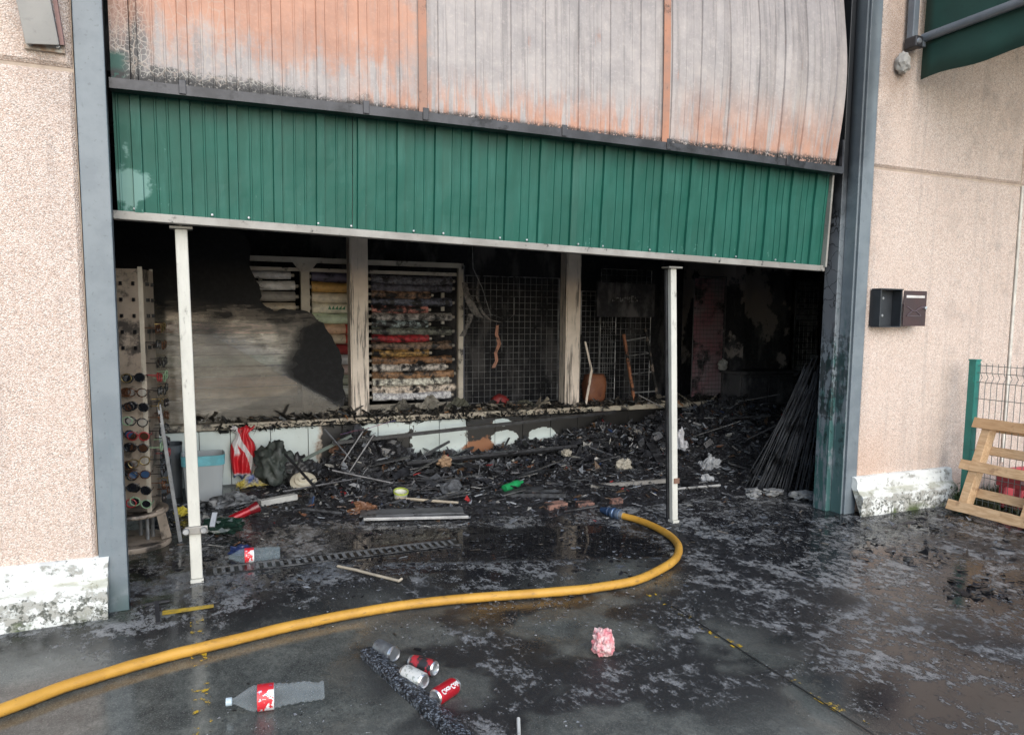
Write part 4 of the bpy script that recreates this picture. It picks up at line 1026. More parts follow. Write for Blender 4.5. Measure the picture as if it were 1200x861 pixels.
# ------------------------------------------------------------------ plastic bottles
BOT = mat_clear('clear_bottle', (0.75, 0.80, 0.82), 0.05); BOTB = mat_clear('bluish_bottle', (0.45, 0.55, 0.60), 0.09)
def label_mat():
    k = M('red_white_label'); P = S(k.nt, k.tc.outputs['Generated']); x, y, z = k.xyz(P)
    w = k.noise(P, 3.5, 3, 0.5, 1.0)
    c = k.mix((w+(x-0.5)*0.25).sm(0.47, 0.50), (0.60, 0.03, 0.04), (0.74, 0.72, 0.70))
    c = k.mix((z-0.5).abs().sm(0.40, 0.43), c, (0.50, 0.02, 0.03))
    c = k.mix((w-0.62).abs().sm(0.02, 0.01), c, (0.05, 0.12, 0.35))
    return k.set(c, 0.35)
LAB = label_mat()
def bottle(p, dirv, L, r, mat, label, crush, capc):
    e = tag(empty('water_bottle', p), label, 'bottle', 'plastic bottles on the ground')
    mt = axis_mtx((0, 0, r*0.96), dirv)
    prof = [(0.013, 0.0), (0.013, 0.022), (0.017, 0.03), (r*0.55, 0.05), (r*0.86, 0.078), (r, 0.10)]
    z = 0.10; i = 0
    while z < L-0.02:
        prof.append((r*(1.0 if i % 2 == 0 else 0.90), z)); z += 0.012; i += 1
    prof += [(r, L-0.015), (r*0.85, L-0.003), (0.0, L-0.006)]
    def cr(q):
        l = mt.inverted() @ q; t = l.z/L
        k = sstep(0.42, 0.7, t)
        l.y *= 1-0.30*crush*k; l.x *= 1+0.10*crush*k
        l.x += 0.012*crush*k*N3(t*6, 3); l.y += 0.010*crush*k*N3(l.x*30, t*7)-0.0*k
        out = mt @ l; out.z = max(out.z - 0.25*r*crush*k*0, 0.002)
        return out
    put_local(B().lathe(prof, 22, mt).warp(cr).build('bottle_shell', mat, smooth=True), e)
    put_local(B().lathe([(r*1.012, 0.105+(L*0.02)), (r*1.014, 0.11), (r*1.014, 0.11+L*0.165), (r*1.0, 0.112+L*0.165)], 22, mt).build('label_band', LAB, smooth=True), e)
    put_local(B().lathe([(0, -0.010), (0.0165, -0.010), (0.0165, 0.012), (0.0135, 0.013)], 14, mt).build('cap', capc, smooth=True), e)
    return e
CAPW = pm('pale_cap', (0.55, 0.66, 0.72), None, 9, 0.35)
bottle((0.105, 3.055, 0), (0.365, -0.045, 0), 0.375, 0.052, BOT, 'large clear crumpled water bottle with a red and white label in the foreground', 1.0, CAPW)
bottle((0.185, 4.97, 0), (0.31, -0.02, 0), 0.33, 0.048, BOTB, 'bluish water bottle with a red label lying on the drain inside the doorway', 0.3, pm('dark_cap', (0.05, 0.05, 0.05), None, 9))

# ------------------------------------------------------------------ drink cans
ALU = pm('can_aluminium', (0.62, 0.62, 0.62), (0.5, 0.5, 0.5), 10, 0.28, metal=0.85)
def can(p, dirv, mat, label, squash=0.0, L=0.136, r=0.0365, text=None):
    e = tag(empty('drink_can', p), label, 'can', 'drink cans on the ground')
    mt = axis_mtx((0, 0, r*0.98), dirv)
    def cr(q):
        if not squash: return q
        l = mt.inverted() @ q; t = l.z/L
        l.x += squash*0.02*math.sin(t*7+1)*(1-abs(2*t-1)); l.y *= 1-squash*0.28*math.sin(math.pi*t)
        return mt @ l
    put_local(B().lathe([(r*0.92, 0.006), (r, 0.014), (r, L-0.018), (r*0.985, L-0.015)], 26, mt).warp(cr).build('can_body', mat, smooth=True), e)
    put_local(B().lathe([(r*0.985, L-0.0155), (r*0.83, L-0.004), (r*0.84, L), (r*0.80, L), (r*0.79, L-0.006), (0.0, L-0.007)], 26, mt).build('can_top', ALU, smooth=True), e)
    put_local(B().lathe([(r*0.92, 0.0065), (r*0.76, 0.0), (r*0.73, 0.0), (r*0.66, 0.007), (r*0.35, 0.013), (0, 0.014)], 26, mt).build('can_base', ALU, smooth=True), e)
    if text:
        cu = bpy.data.curves.new('t', 'FONT'); cu.body = text; cu.size = 0.034; cu.shear = 0.35; cu.align_x = 'CENTER'; cu.align_y = 'CENTER'; cu.extrude = 0.0004; cu.offset = 0.0012
        to = bpy.data.objects.new('t', cu); col.objects.link(to)
        dg = bpy.context.evaluated_depsgraph_get(); me = bpy.data.meshes.new_from_object(to.evaluated_get(dg))
        bpy.data.objects.remove(to)
        bm = bmesh.new(); bm.from_mesh(me); bmesh.ops.triangulate(bm, faces=bm.faces)
        bmesh.ops.subdivide_edges(bm, edges=[e_ for e_ in bm.edges if e_.calc_length() > 0.004], cuts=2)
        bm.to_mesh(me); bm.free()
        wmax = max(abs(v.co.x) for v in me.vertices); s = (L*0.40)/wmax
        for v in me.vertices:
            a = text_ang + v.co.y*s*1.25/r; rr = r*1.006+v.co.z
            v.co = mt @ Vector((rr*math.cos(a), rr*math.sin(a), L*0.49+v.co.x*s*text_sgn))
        put_local(link('lettering', me, pm('white_print', (0.78, 0.77, 0.75), None, 30, 0.4)), e)
    return e
CRED = pm('can_red', (0.50, 0.018, 0.03), (0.42, 0.012, 0.022), 12, 0.28, 0.04, 20, 0.25)
text_ang, text_sgn = R(138), 1
can((0.885, 2.79, 0), (0.135, 0.085, 0), CRED, 'red drink can with white script lettering beside the charred plank', 0, text='Coca-Cola')
k = M('white_can_print'); P = k.pos(); n = k.noise(P, 55, 4, 0.6)
WCAN = k.set(k.mix(n.sm(0.52, 0.6)*0.7, (0.62, 0.63, 0.60), (0.20, 0.23, 0.19)), 0.35, 0.2)
can((0.885, 2.935, 0), (-0.055, 0.125, 0), WCAN, 'white patterned drink can, bottom end towards us, against the charred plank', 0)
k = M('half_burnt_can_print'); P = k.pos(); n = k.noise(P, 25, 5, 0.65)
HCAN = k.set(k.mix(n.sm(0.42, 0.5), (0.42, 0.03, 0.04), (0.03, 0.03, 0.032)), 0.45, 0.2)
can((0.965, 3.03, 0), (-0.075, 0.105, 0), HCAN, 'half-burnt red and black can lying behind the white can', 0.3)
can((0.78, 3.36, 0), (0.055, -0.125, 0), pm('grey_burnt_can', (0.20, 0.22, 0.23), (0.10, 0.105, 0.11), 14, 0.5, 0.25, 16, 0.3), 'burnt grey can at the far end of the charred plank', 0.6)

# charred plank, sticks, pink lump
b = B(); n = 40; A, Z = Vector((0.735, 3.35, 0)), Vector((0.93, 2.38, 0)); dd = (Z-A); sd = Vector((dd.y, -dd.x, 0)).normalized()*-1
for i in range(n+1):
    p = A+dd*(i/n)
    for (s, h) in ((-0.5, 0.0), (-0.5, 0.034), (-0.2, 0.042), (0.15, 0.040), (0.5, 0.030), (0.5, 0)):
        q = p+sd*(s*0.080*(1+0.08*N3(i*0.6, s)))+Vector((0, 0, max(0, h+(0.005*N3(i*0.9, s*5, 3) if h else 0)))); b.v.append(tuple(q))
for i in range(n):
    for j in range(6): a, c_ = i*6+j, i*6+(j+1) % 6; b.f.append((a, c_, c_+6, a+6))
b.f += [tuple(range(6))[::-1], tuple(n*6+j for j in range(6))]
k = M('alligator_char'); P = k.pos(); ed = k.vor(k.mp(P, (1, 1, 1)), 60, 'DISTANCE_TO_EDGE'); n_ = k.noise(P, 50, 5, 0.7)
c = k.mix(n_.sm(0.45, 0.60), (0.014, 0.016, 0.020), (0.19, 0.215, 0.245))
ALG = k.set(k.mix(ed.sm(0.12, 0.03), c, (0.006, 0.006, 0.007)), 0.42, bump=ed.sm(0, 0.25)+n_*0.4, bs=0.5, bd=0.006)
tag(b.build('charred_plank', ALG), 'long charred plank with cracked grey surface beside the cans', 'plank')
crumple('pink_lump', (1.765, 2.93, 0.062), 0.052, 0.05, 0.066, pm('pink_melted_plastic', (0.55, 0.17, 0.19), (0.62, 0.46, 0.44), 26, 0.45, 0.12, 16), 'crumpled pink lump of melted plastic alone on the wet ground', 'debris', 3, 4, 0.26, 2.2, boxy=0.15)
tag(B().tube([(1.10, 2.42, 0.012), (1.155, 2.55, 0.014)], 0.007, 6).build('white_stick', pm('white_stick_paint', (0.6, 0.6, 0.56), None, 9)), 'short white stick at the bottom edge of the picture', 'stick')
tag(B().tube([(0.83, 4.64, 0.01), (0.92, 4.50, 0.018), (1.0, 4.40, 0.012), (1.12, 4.23, 0.012), (1.14, 4.24, 0.02)], 0.009, 6).build('pale_stick', pm('pale_wood_stick', (0.42, 0.36, 0.27), None, 9)), 'thin bent pale stick on the ground in front of the drain', 'stick')

# ------------------------------------------------------------------ right side: mailbox, awning, fence, pallet
MB = pm('black_mailbox_paint', (0.022, 0.026, 0.030), (0.03, 0.034, 0.04), 8, 0.45)
mb = tag(empty('mailbox', (5.11, 4.3, 1.7)), 'open black mailbox with a dark red flap on the right wall', 'mailbox')
X0, X1, Y0, Z0, Z1 = 5.07, 5.315, 4.285, 1.545, 1.835
for nm, a in (('back', (X0, X1, 4.372, 4.385, Z0, Z1)), ('side', (X0, X0+0.010, Y0, 4.372, Z0, Z1)), ('side', (X1-0.010, X1, Y0, 4.372, Z0, Z1)), ('top', (X0-0.004, X1+0.004, Y0-0.006, 4.372, Z1, Z1+0.010)), ('bottom', (X0, X1, Y0, 4.372, Z0-0.008, Z0))):
    put(B().box(*a).build(nm, MB, bevel=0.002), mb)
for z in (1.63, 1.77): put(B().lathe([(0, 0.006), (0.010, 0.005), (0.012, 0)], 10, axis_mtx((5.20, 4.372, z), (0, -1, 0))).build('screw', STEEL), mb)
RED_ = pm('dark_red_flap_paint', (0.050, 0.016, 0.020), (0.034, 0.015, 0.020), 5, 0.3)
put(B().box(5.325, 5.585, 4.275, 4.284, 1.547, 1.832).build('flap', RED_, bevel=0.002), mb)
put(B().box(5.345, 5.555, 4.270, 4.2745, 1.775, 1.795).build('letter_slot', pm('slot_white', (0.7, 0.66, 0.62), None, 9)), mb)
EMB = pm('embossed_line', (0.10, 0.07, 0.085), None, 9, 0.3)
for (a, c_) in (((5.36, 1.705), (5.445, 1.665)), ((5.445, 1.665), (5.53, 1.705)), ((5.36, 1.63), (5.425, 1.672)), ((5.53, 1.63), (5.465, 1.672)), ((5.36, 1.63), (5.53, 1.63))):
    put(B().bar((a[0], 4.2725, a[1]), (c_[0], 4.2725, c_[1]), 0.006, 0.004, (0, 1, 0)).build('envelope_line', EMB), mb)
put(B().lathe([(0, 0.018), (0.012, 0.016), (0.015, 0.0)], 12, axis_mtx((5.565, 4.275, 1.695), (0, -1, 0))).build('lock', ALU), mb)

AW = pm('dark_green_canvas', (0.016, 0.068, 0.052), (0.012, 0.052, 0.040), 2.5, 0.7, bump=0.1)
ARM = pm('grey_awning_arm', (0.17, 0.19, 0.21), (0.13, 0.15, 0.17), 6, 0.4)
aw = tag(empty('awning', (5.42, 4.3, 3.8)), 'dark green canvas awning with grey arm at the top right of the wall', 'awning')
b = B(); ny, nz_ = 26, 8
for i in range(ny+1):
    y = 4.33-2.3*i/ny
    for j in range(nz_+1):
        z = 3.50+0.02*math.sin(i*0.9)*0.5+(1.15-0.36*i/ny-0.02)*j/nz_
        b.v.append((5.425+0.018*N3(y*2.2, z*1.2)+0.006*math.sin(y*9)*(1-j/nz_), y, z))
for i in range(ny):
    for j in range(nz_): a = i*(nz_+1)+j; b.f.append((a, a+1, a+nz_+2, a+nz_+1))
o = b.build('side_curtain', AW, smooth=True); so = o.modifiers.new('s', 'SOLIDIFY'); so.thickness = 0.003; put(o, aw)
put(B().add([(5.40, 4.36, 4.64), (9.4, 4.36, 4.64), (9.4, 2.0, 4.26), (5.40, 2.0, 4.26), (5.40, 4.36, 4.646), (9.4, 4.36, 4.646), (9.4, 2.0, 4.266), (5.40, 2.0, 4.266)], [(0, 1, 2, 3), (7, 6, 5, 4), (0, 4, 5, 1), (1, 5, 6, 2), (2, 6, 7, 3), (3, 7, 4, 0)]).build('canopy', AW), aw)
put(B().tube([(5.385, 4.30, 3.80), (5.385, 2.0, 3.80)], 0.034, 12).build('arm', ARM, smooth=True), aw)
put(B().box(5.27, 5.33, 4.30, 4.36, 3.79, 4.7).build('wall_rail', ARM, bevel=0.006), aw)
put(B().box(5.265, 5.345, 4.265, 4.372, 3.715, 3.80).build('knuckle', BEAM, bevel=0.008), aw)
put(B().lathe([(0, 0.012), (0.018, 0.010), (0.024, 0)], 12, axis_mtx((5.30, 4.265, 3.757), (0, -1, 0))).build('bolt', STEEL), aw)
put(B().box(5.315, 5.40, 4.28, 4.34, 3.73, 3.79).build('joint_link', ARM, bevel=0.006), aw)
crumple('filler_lump', Vector((5.235, 4.345, 3.60))-aw.location, 0.06, 0.05, 0.08, pm('grey_filler', (0.42, 0.40, 0.36), None, 9, 0.8), None, None, 6, 3, 0.3, 2, True, aw)

bk = tag(empty('wall_strut', (-0.58, 4.36, 2.9)), 'grey square steel strut with a rusty foot plate high on the left wall', 'bracket')
put(B().box(-0.675, -0.505, 4.366, 4.388, 2.865, 2.925).build('foot_plate', pm('rusty_white_plate', (0.50, 0.47, 0.40), (0.30, 0.16, 0.09), 16, 0.7)), bk)
put(B().bar((-0.592, 4.335, 2.885), (-0.70, 3.92, 3.95), 0.140, 0.05, (0, 1, 0)).build('strut', pm('grey_strut_paint', (0.40, 0.385, 0.36), (0.34, 0.33, 0.31), 4, 0.5), bevel=0.004), bk)
put(B().bar((-0.512, 4.355, 2.90), (-0.60, 3.98, 4.05), 0.018, 0.05, (0, 1, 0)).build('rusty_side', pm('rusty_pink_side', (0.36, 0.22, 0.20), None, 8, 0.7)), bk)
for xk in (-0.65, -0.535): put(B().lathe([(0, 0.02), (0.012, 0.018), (0.015, 0)], 10, axis_mtx((xk, 4.366, 2.892), (0, -1, 0))).build('bolt', STEEL), bk)

FG = pm('green_fence_paint', (0.020, 0.20, 0.16), (0.016, 0.16, 0.13), 8, 0.4)
FX = 6.13
fn = tag(empty('mesh_fence', (FX, 4.2, 0)), 'green post and welded wire mesh fence at right angles to the wall', 'fence')
put(B().box(FX-0.03, FX+0.03, 4.17, 4.235, 0, 1.255).build('post', FG, bevel=0.004), fn)
put(B().box(FX-0.034, FX+0.034, 4.166, 4.239, 1.255, 1.27).build('post_cap', FG, bevel=0.003), fn)
put(B().box(FX-0.03, FX+0.03, 1.67, 1.735, 0, 1.255).build('post', FG, bevel=0.004), fn)
FW = pm('grey_green_wire', (0.17, 0.19, 0.18), None, 9, 0.45)
b = B()
for i in range(49):
    y = 4.15-i*0.05
    b.tube([(FX, y, 0.04), (FX, y, 1.08), (FX+0.03, y, 1.12), (FX, y, 1.16), (FX, y, 1.24)], 0.0028, 5, False)
for z in (0.08, 0.28, 0.50, 0.72, 0.94, 1.08, 1.16, 1.22): b.tube([(FX-0.005, 4.17, z), (FX-0.005, 1.72, z)], 0.003, 5, False)
put(b.build('wire_mesh', FW), fn)
for z in (0.3, 1.10): put(B().box(FX-0.036, FX-0.0305, 4.18, 4.225, z-0.025, z+0.025).build('clip', FG), fn)

def wood_mat():
    k = M('pallet_pine'); P = S(k.nt, k.tc.outputs['Object']); n = k.noise(k.mp(P, (8, 1.2, 8)), 7, 6, 0.65, 0.6); r = k.rand(); f = k.noise(P, 11, 4)
    c = k.mix(n.sm(0.35, 0.65), (0.65, 0.4514, 0.264), (0.5, 0.3172, 0.168))
    c = k.mix(r.sm(0.5, 0.9)*0.55, c, (0.45, 0.2562, 0.12))
    c = k.mix(f.sm(0.60, 0.70)*0.5, c, (0.2125, 0.1037, 0.048))
    return k.set(c, 0.7, bump=n, bs=0.3, bd=0.004)
PINE = wood_mat()
pa = tag(empty('wooden_pallet', (5.95, 4.0, 0)), 'pale pine pallet leaning against the mesh fence', 'pallet')
th = math.atan2(0.50, 0.33)                      # lean of the pallet
base = Vector((5.86, 0, 0.045)); upd = Vector((0.26, 0, 0.69)).normalized(); outd = Vector((-upd.z, 0, upd.x))
def pboard(s, off, y0, y1, w, t, name='deck_board', chip=0):
    """board along y at distance s up the slope, off out of it"""
    mt = Matrix((upd, Vector((0, 1, 0)), outd)).transposed().to_4x4(); mt.translation = base+upd*s+outd*off
    bb_ = B(); n = 14
    for i in range(n+1):
        y = y0+(y1-y0)*i/n
        for (a, c_) in ((-w/2, 0), (w/2, 0), (w/2, t), (-w/2, t)):
            j = 0.006*N3(y*7, a*40+s*10) if c_ else 0
            bb_.v.append(tuple(mt @ Vector((a+j, y, c_+0.4*j))))
    for i in range(n):
        for j in range(4): a, c_ = i*4+j, i*4+(j+1) % 4; bb_.f.append((a, a+4, c_+4, c_))
    bb_.f += [tuple(range(4)), tuple(n*4+j for j in range(4))[::-1]]
    put(bb_.build(name, PINE), pa)
YP0, YP1 = 4.13, 2.95
def stringer(y):
    mt = Matrix((upd, Vector((0, 1, 0)), outd)).transposed().to_4x4(); mt.translation = base
    put(B().box(-0.03, 0.76, y-0.035, y+0.035, -0.045, 0.045, mt).build('stringer', PINE, bevel=0.003), pa)
for y in (4.02, 3.52, 3.02): stringer(y)
for s, w in ((0.0, 0.085), (0.355, 0.08), (0.725, 0.085)): pboard(s, 0.0455, YP0, YP1, w, 0.022)
for s, w in ((0.16, 0.075), (0.53, 0.075), (0.72, 0.06)): pboard(s, -0.068, YP0-0.03, YP1, w, 0.022)

# beyond the fence: verge, red crate
ver = B(); rg = random.Random(5)
for i in range(3600):
    x = rg.uniform(6.18, 7.6); y = rg.uniform(2.0, 4.36) if i % 3 else rg.uniform(4.0, 4.36); h = rg.uniform(0.03, 0.15); a = rg.uniform(0, 6.28); w = rg.uniform(0.004, 0.012)
    dx, dy = math.cos(a)*w, math.sin(a)*w; lx, ly = rg.gauss(0, 0.04), rg.gauss(0, 0.04)
    ver.add([(x-dx, y-dy, 0), (x+dx, y+dy, 0), (x+lx, y+ly, h)], [(0, 1, 2)])
vo = ver.build('grass_verge', pm('verge_grass', (0.055, 0.085, 0.03), (0.09, 0.085, 0.045), 9, 0.8)); vo['kind'] = 'stuff'; vo['label'] = 'low grass and weeds behind the mesh fence'
mo = B(); 
for i in range(900):
    x = rg.gauss(6.12, 0.06); y = FY-0.10-abs(rg.gauss(0, 0.05)); z = abs(rg.gauss(0.03, 0.05)); a = rg.uniform(0, 6.28); s = rg.uniform(0.008, 0.022)
    mo.add([(x, y, z), (x+s*math.cos(a), y+s*math.sin(a)*0.5, z+s*0.6), (x+s*math.cos(a+1.2), y+0.4*s, z+s*1.1)], [(0, 1, 2)])
o = mo.build('weed_clump', pm('weed_green', (0.05, 0.09, 0.025), None, 9, 0.7)); tag(o, 'small green weeds growing at the end of the right plinth', 'weeds')
REDC = pm('faded_red_plastic', (0.48, 0.07, 0.08), (0.38, 0.05, 0.06), 6, 0.5)
rc = tag(empty('red_crate', (6.62, 3.7, 0)), 'faded red plastic crate behind the pallet and fence', 'crate')
put(B().box(6.30, 6.34, 2.9, 4.06, 0.20, 0.34).build('side', REDC, bevel=0.006), rc); put(B().box(6.345, 6.9, 4.02, 4.06, 0.02, 0.34).build('end', REDC, bevel=0.006), rc)
put(B().box(6.345, 6.9, 2.9, 4.015, 0.02, 0.05).build('base', REDC), rc)
for q in range(9): put(B().box(6.302, 6.338, 2.95+q*0.13, 2.99+q*0.13, 0.02, 0.199).build('slat', REDC), rc)
for q in range(2): put(B().box(6.29, 6.299, 2.95+q*0.5, 3.35+q*0.5, 0.25, 0.275).build('faded_stripe', pm('faded_pink', (0.62, 0.38, 0.38), None, 14)), rc)

# ------------------------------------------------------------------ bundle of rods leaning at the right pillar
RODM = pm('scorched_rod', (0.115, 0.12, 0.13), (0.05, 0.053, 0.058), 7, 0.35, 0.3, 5, 0.6)
rr = random.Random(11)
for i in range(46):
    t = i/45
    fx = 4.80+0.32*t+rr.uniform(-.03, .03); fy = 5.42-0.42*t+rr.uniform(-.07, .10)
    tx = 5.03+0.13*t+rr.uniform(-.02, .02); ty = 4.99-0.10*t+rr.uniform(-.05, .05); tz = 1.16+rr.uniform(-.22, .12)-0.15*abs(t-0.4)
    o = B().tube([(0, 0, 0), (tx-fx, ty-fy, tz)], 0.005 if i % 4 else 0.0075, 6).build('metal_rod', RODM, loc=(fx, fy, 0.005), smooth=True)
    tag(o, 'thin scorched metal rod in the bundle leaning behind the right pillar', 'rod', 'rods leaning behind the right pillar')
for i, (x, y, s) in enumerate(((4.84, 5.12, 0.08), (5.0, 4.93, 0.09), (4.70, 5.22, 0.07), (5.07, 4.86, 0.06), (4.60, 5.12, 0.05))):
    crumple('plaster_chunk', (x, y, s*0.35), s, s*0.75, s*0.4, pm('grey_plaster_chunk', (0.27, 0.27, 0.26), (0.15, 0.155, 0.16), 12, 0.8, 0.15, 12),
            ['grey plaster chunk at the foot of the rods', 'largest pale plaster chunk beside the right pillar', 'leftmost plaster chunk by the rod feet', 'plaster chunk tight against the right pillar', 'smallest plaster chunk in front of the rods'][i], 'rubble', 20+i, 3, 0.5, 2.4, boxy=0.5)

# ------------------------------------------------------------------ burnt heap and scattered debris (uncountable)
def heap_h(x, y):
    w = sstep(0.75, 1.5, x)
    h = w*(0.14+0.05*N3(x*2, 1))*math.exp(-((7.34-y)/0.55)**2)
    h += 0.30*math.exp(-((x-1.55)/0.35)**2-((7.1-y)/0.28)**2)
    h += sstep(3.0, 4.2, x)*0.15*math.exp(-((7.2-y)/0.6)**2)
    h += 0.30*math.exp(-((x-5.3)/0.75)**2-((6.7-y)/0.6)**2) + sstep(5.3, 6, x)*0.22*math.exp(-((6.9-y)/0.8)**2)
    h += 0.05*math.exp(-((x-3.6)/0.9)**2-((6.3-y)/0.5)**2)
    h += 0.03*sstep(5.3, 5.9, y+0.25*max(0, min(1.6, x-1.1)))
    f = 0.5+0.5*FB(x*3.1, y*3.1, 7, 5)
    return h*(0.65+0.6*f) + 0.012*FB(x*9, y*9, 2, 3)*sstep(5.0, 5.6, y) - 0.018
b = B(); x0, x1, y0, y1 = 0.4, 7.2, 4.95, WY-0.006; nx, ny = 270, 100
for j in range(ny+1):
    for i in range(nx+1):
        x = x0+(x1-x0)*i/nx; y = y0+(y1-y0)*j/ny
        b.v.append((x, y, heap_h(x, y)+0.012*N3(x*31, y*31)))
for j in range(ny):
    for i in range(nx): a = j*(nx+1)+i; b.f.append((a, a+1, a+nx+2, a+nx+1))
k = M('char_heap'); P = k.pos(); n = k.noise(P, 16, 7, 0.72); f = k.noise(P, 55, 4, 0.7)
c = k.mix(n.sm(0.45, 0.7), (0.016, 0.016, 0.018), (0.055, 0.057, 0.063)); c = k.mix((f*0.5+n*0.5).sm(0.58, 0.68), c, (0.17, 0.18, 0.195))
HEAP = k.set(c, 0.60-f*0.55, bump=n+f*0.6, bs=0.9, bd=0.02)
hp_o = b.build('burnt_heap', HEAP); hp_o['kind'] = 'stuff'; hp_o['label'] = 'black heap of burnt goods along the low wall'

def shards(name, n, dist, tones, smin, smax, seed, label, flat=0.5, long=1.0):
    """irregular wedge-shaped flakes; tones chosen per flake into a colour attribute"""
    rg = random.Random(seed); V, F, C = [], [], []
    for _ in range(n):
        p = dist(rg)
        if p is None: continue
        x, y, z = p
        s = smin*(smax/smin)**(rg.random()**1.8)
        a = rg.uniform(0, 6.283); el = 1+long*rg.random()**2
        m_ = Matrix.Rotation(a, 3, 'Z') @ Matrix.Rotation(rg.gauss(0, flat), 3, 'X') @ Matrix.Rotation(rg.gauss(0, flat), 3, 'Y')
        k = rg.choice((3, 4, 4, 5)); t = s*rg.uniform(0.05, 0.22); base = len(V)
        ang_ = sorted(rg.uniform(0, 6.283) for _ in range(k))
        for h in (-t/2, t/2):
            for q in ang_:
                rr_ = s*(0.6+0.4*rg.random()) if h < 0 else s*0.8
                w = m_ @ Vector((rr_*el*math.cos(q), rr_*math.sin(q)/el**0.5, h)); V.append((x+w.x, y+w.y, max(0.003, z+w.z)))
        F.append(tuple(base+i for i in range(k))[::-1]); F.append(tuple(base+k+i for i in range(k)))
        for i in range(k): F.append((base+i, base+(i+1) % k, base+k+(i+1) % k, base+k+i))
        tone = rg.choices(tones, [w for *_, w in tones])[0]; j = rg.uniform(0.7, 1.3)
        C += [(tone[0]*j, tone[1]*j, tone[2]*j, 1)]*(2*k)
    o = mesh_obj(name, V, F, DEB)
    at = o.data.color_attributes.new('tone', 'FLOAT_COLOR', 'POINT')
    at.data.foreach_set('color', np.array(C, dtype=np.float32).ravel())
    o['kind'] = 'stuff'; o['label'] = label
    return o
BLK = [(0.016, 0.016, 0.018, 4), (0.036, 0.037, 0.042, 3), (0.095, 0.10, 0.11, 2.0), (0.20, 0.215, 0.235, 0.9), (0.10, 0.06, 0.035, 0.35), (0.38, 0.37, 0.34, 0.32), (0.20, 0.09, 0.05, 0.10), (0.03, 0.06, 0.15, 0.04), (0.30, 0.03, 0.03, 0.04)]
def d_in(rg):
    x = rg.uniform(-0.25, 7.0); y = 7.34-abs(rg.gauss(0, 1.15))
    if y < 4.75 or (x < 0.45 and y > 6.65): return None
    if x > 4.9 and y < 5.3: return None
    if 0.9 < x < 2.95 and y+(x-1.1)*0.33 < 5.45 and rg.random() < 0.96: return None
    if x < 0.9 and rg.random() < 0.45: return None
    return x, y, max(0.004, heap_h(x, y)+0.012)
shards('burnt_debris', 22000, d_in, BLK, 0.007, 0.055, 1, 'charred flakes and fragments covering the shop floor', 0.28, 0.7)
def d_heap(rg):
    x = rg.uniform(0.9, 7.0); y = 7.33-abs(rg.gauss(0, 0.42))
    if y < 5.6: return None
    return x, y, max(0.0, heap_h(x, y)+rg.uniform(0, 0.035))
shards('burnt_fragments', 8000, d_heap, BLK, 0.012, 0.085, 2, 'larger charred pieces piled against the low wall', 0.8, 1.3)
ASH = [(0.010, 0.010, 0.012, 4), (0.03, 0.031, 0.035, 2), (0.10, 0.11, 0.125, 0.7), (0.22, 0.235, 0.25, 0.25), (0.12, 0.10, 0.08, 0.2)]
def d_out(rg):
    x = rg.uniform(0.0, 6.2); y = 4.9-abs(rg.gauss(0, 0.75))
    if y < 1.9 or (x < 2.2 and y < 4.3 and rg.random() < 0.93): return None
    if y > 4.25 and x > 4.82: return None
    return x, y, 0.005
shards('ash_flakes', 5200, d_out, ASH, 0.004, 0.030, 3, 'thin black ash flakes strewn over the wet ground outside', 0.16, 0.8)
def d_fleck(rg):
    x = rg.uniform(0.0, 5.6); y = rg.uniform(1.9, 5.6)
    n_ = FB(x*1.6, y*1.6, 4, 4)+0.6*FB(x*6, y*6, 1, 3)
    inside = y > 3.7 or x > 2.4 or (x > 0.9 and y > 2.3 and FB(x*1.1, y*1.1, 2, 2) > 0)
    if n_ < (0.12 if inside else 0.45): return None
    if 0.9 < x < 2.95 and 4.62 < y+(x-1.1)*0.33 < 5.45 and rg.random() < 0.9: return None
    if (y > 4.25 and x > 4.82) or (x < -0.3 and y > 4.2): return None
    return x, y, 0.003
shards('foam_flecks', 26000, d_fleck, [(0.30, 0.315, 0.335, 4), (0.16, 0.17, 0.185, 3), (0.45, 0.46, 0.47, 1), (0.012, 0.012, 0.014, 3)], 0.0025, 0.011, 12, 'small flecks of grey foam and ash drying on the wet ground', 0.10, 0.8)
def d_out2(rg):
    cx, cy, s = rg.choice(((4.55, 3.35, 0.22), (5.3, 3.9, 0.20), (4.3, 2.75, 0.15), (4.6, 4.1, 0.30), (3.6, 4.3, 0.4), (4.1, 4.45, 0.3), (5.6, 3.3, 0.3), (5.0, 2.9, 0.25)))
    x, y = rg.gauss(cx, s), rg.gauss(cy, s*0.7)
    if y > 4.25 and x > 4.82: return None
    return x, y, 0.008
shards('ash_clumps', 900, d_out2, ASH, 0.008, 0.05, 4, 'clumps of black char on the ground near the right pillar', 0.35, 1.2)
def d_ledge(rg):
    x = rg.uniform(0.05, 6.1); y = WY+rg.uniform(-0.06, 0.13)
    dens = 0.35 if x < 0.9 else 1
    if rg.random() > dens: return None
    return x, y, 0.59+abs(rg.gauss(0, 0.018))+0.05*max(0, N3(x*3.2, 5))
shards('ledge_crust', 4200, d_ledge, [(0.012, 0.012, 0.012, 4), (0.035, 0.033, 0.03, 2), (0.12, 0.105, 0.085, 1), (0.26, 0.23, 0.18, 0.35), (0.30, 0.15, 0.07, 0.12)], 0.012, 0.075, 6, 'burnt crust and fragments lying along the ledge', 0.5, 2)
def d_lip(rg):
    x = rg.uniform(0.2, 4.2)
    return x, WY-0.058+rg.gauss(0, 0.008), 0.545+rg.gauss(0, 0.015)+0.02*N3(x*4, 2)
shards('ledge_drips', 1300, d_lip, [(0.010, 0.010, 0.010, 5), (0.03, 0.028, 0.025, 1)], 0.010, 0.04, 8, 'melted black drips along the edge of the ledge', 0.7, 2)
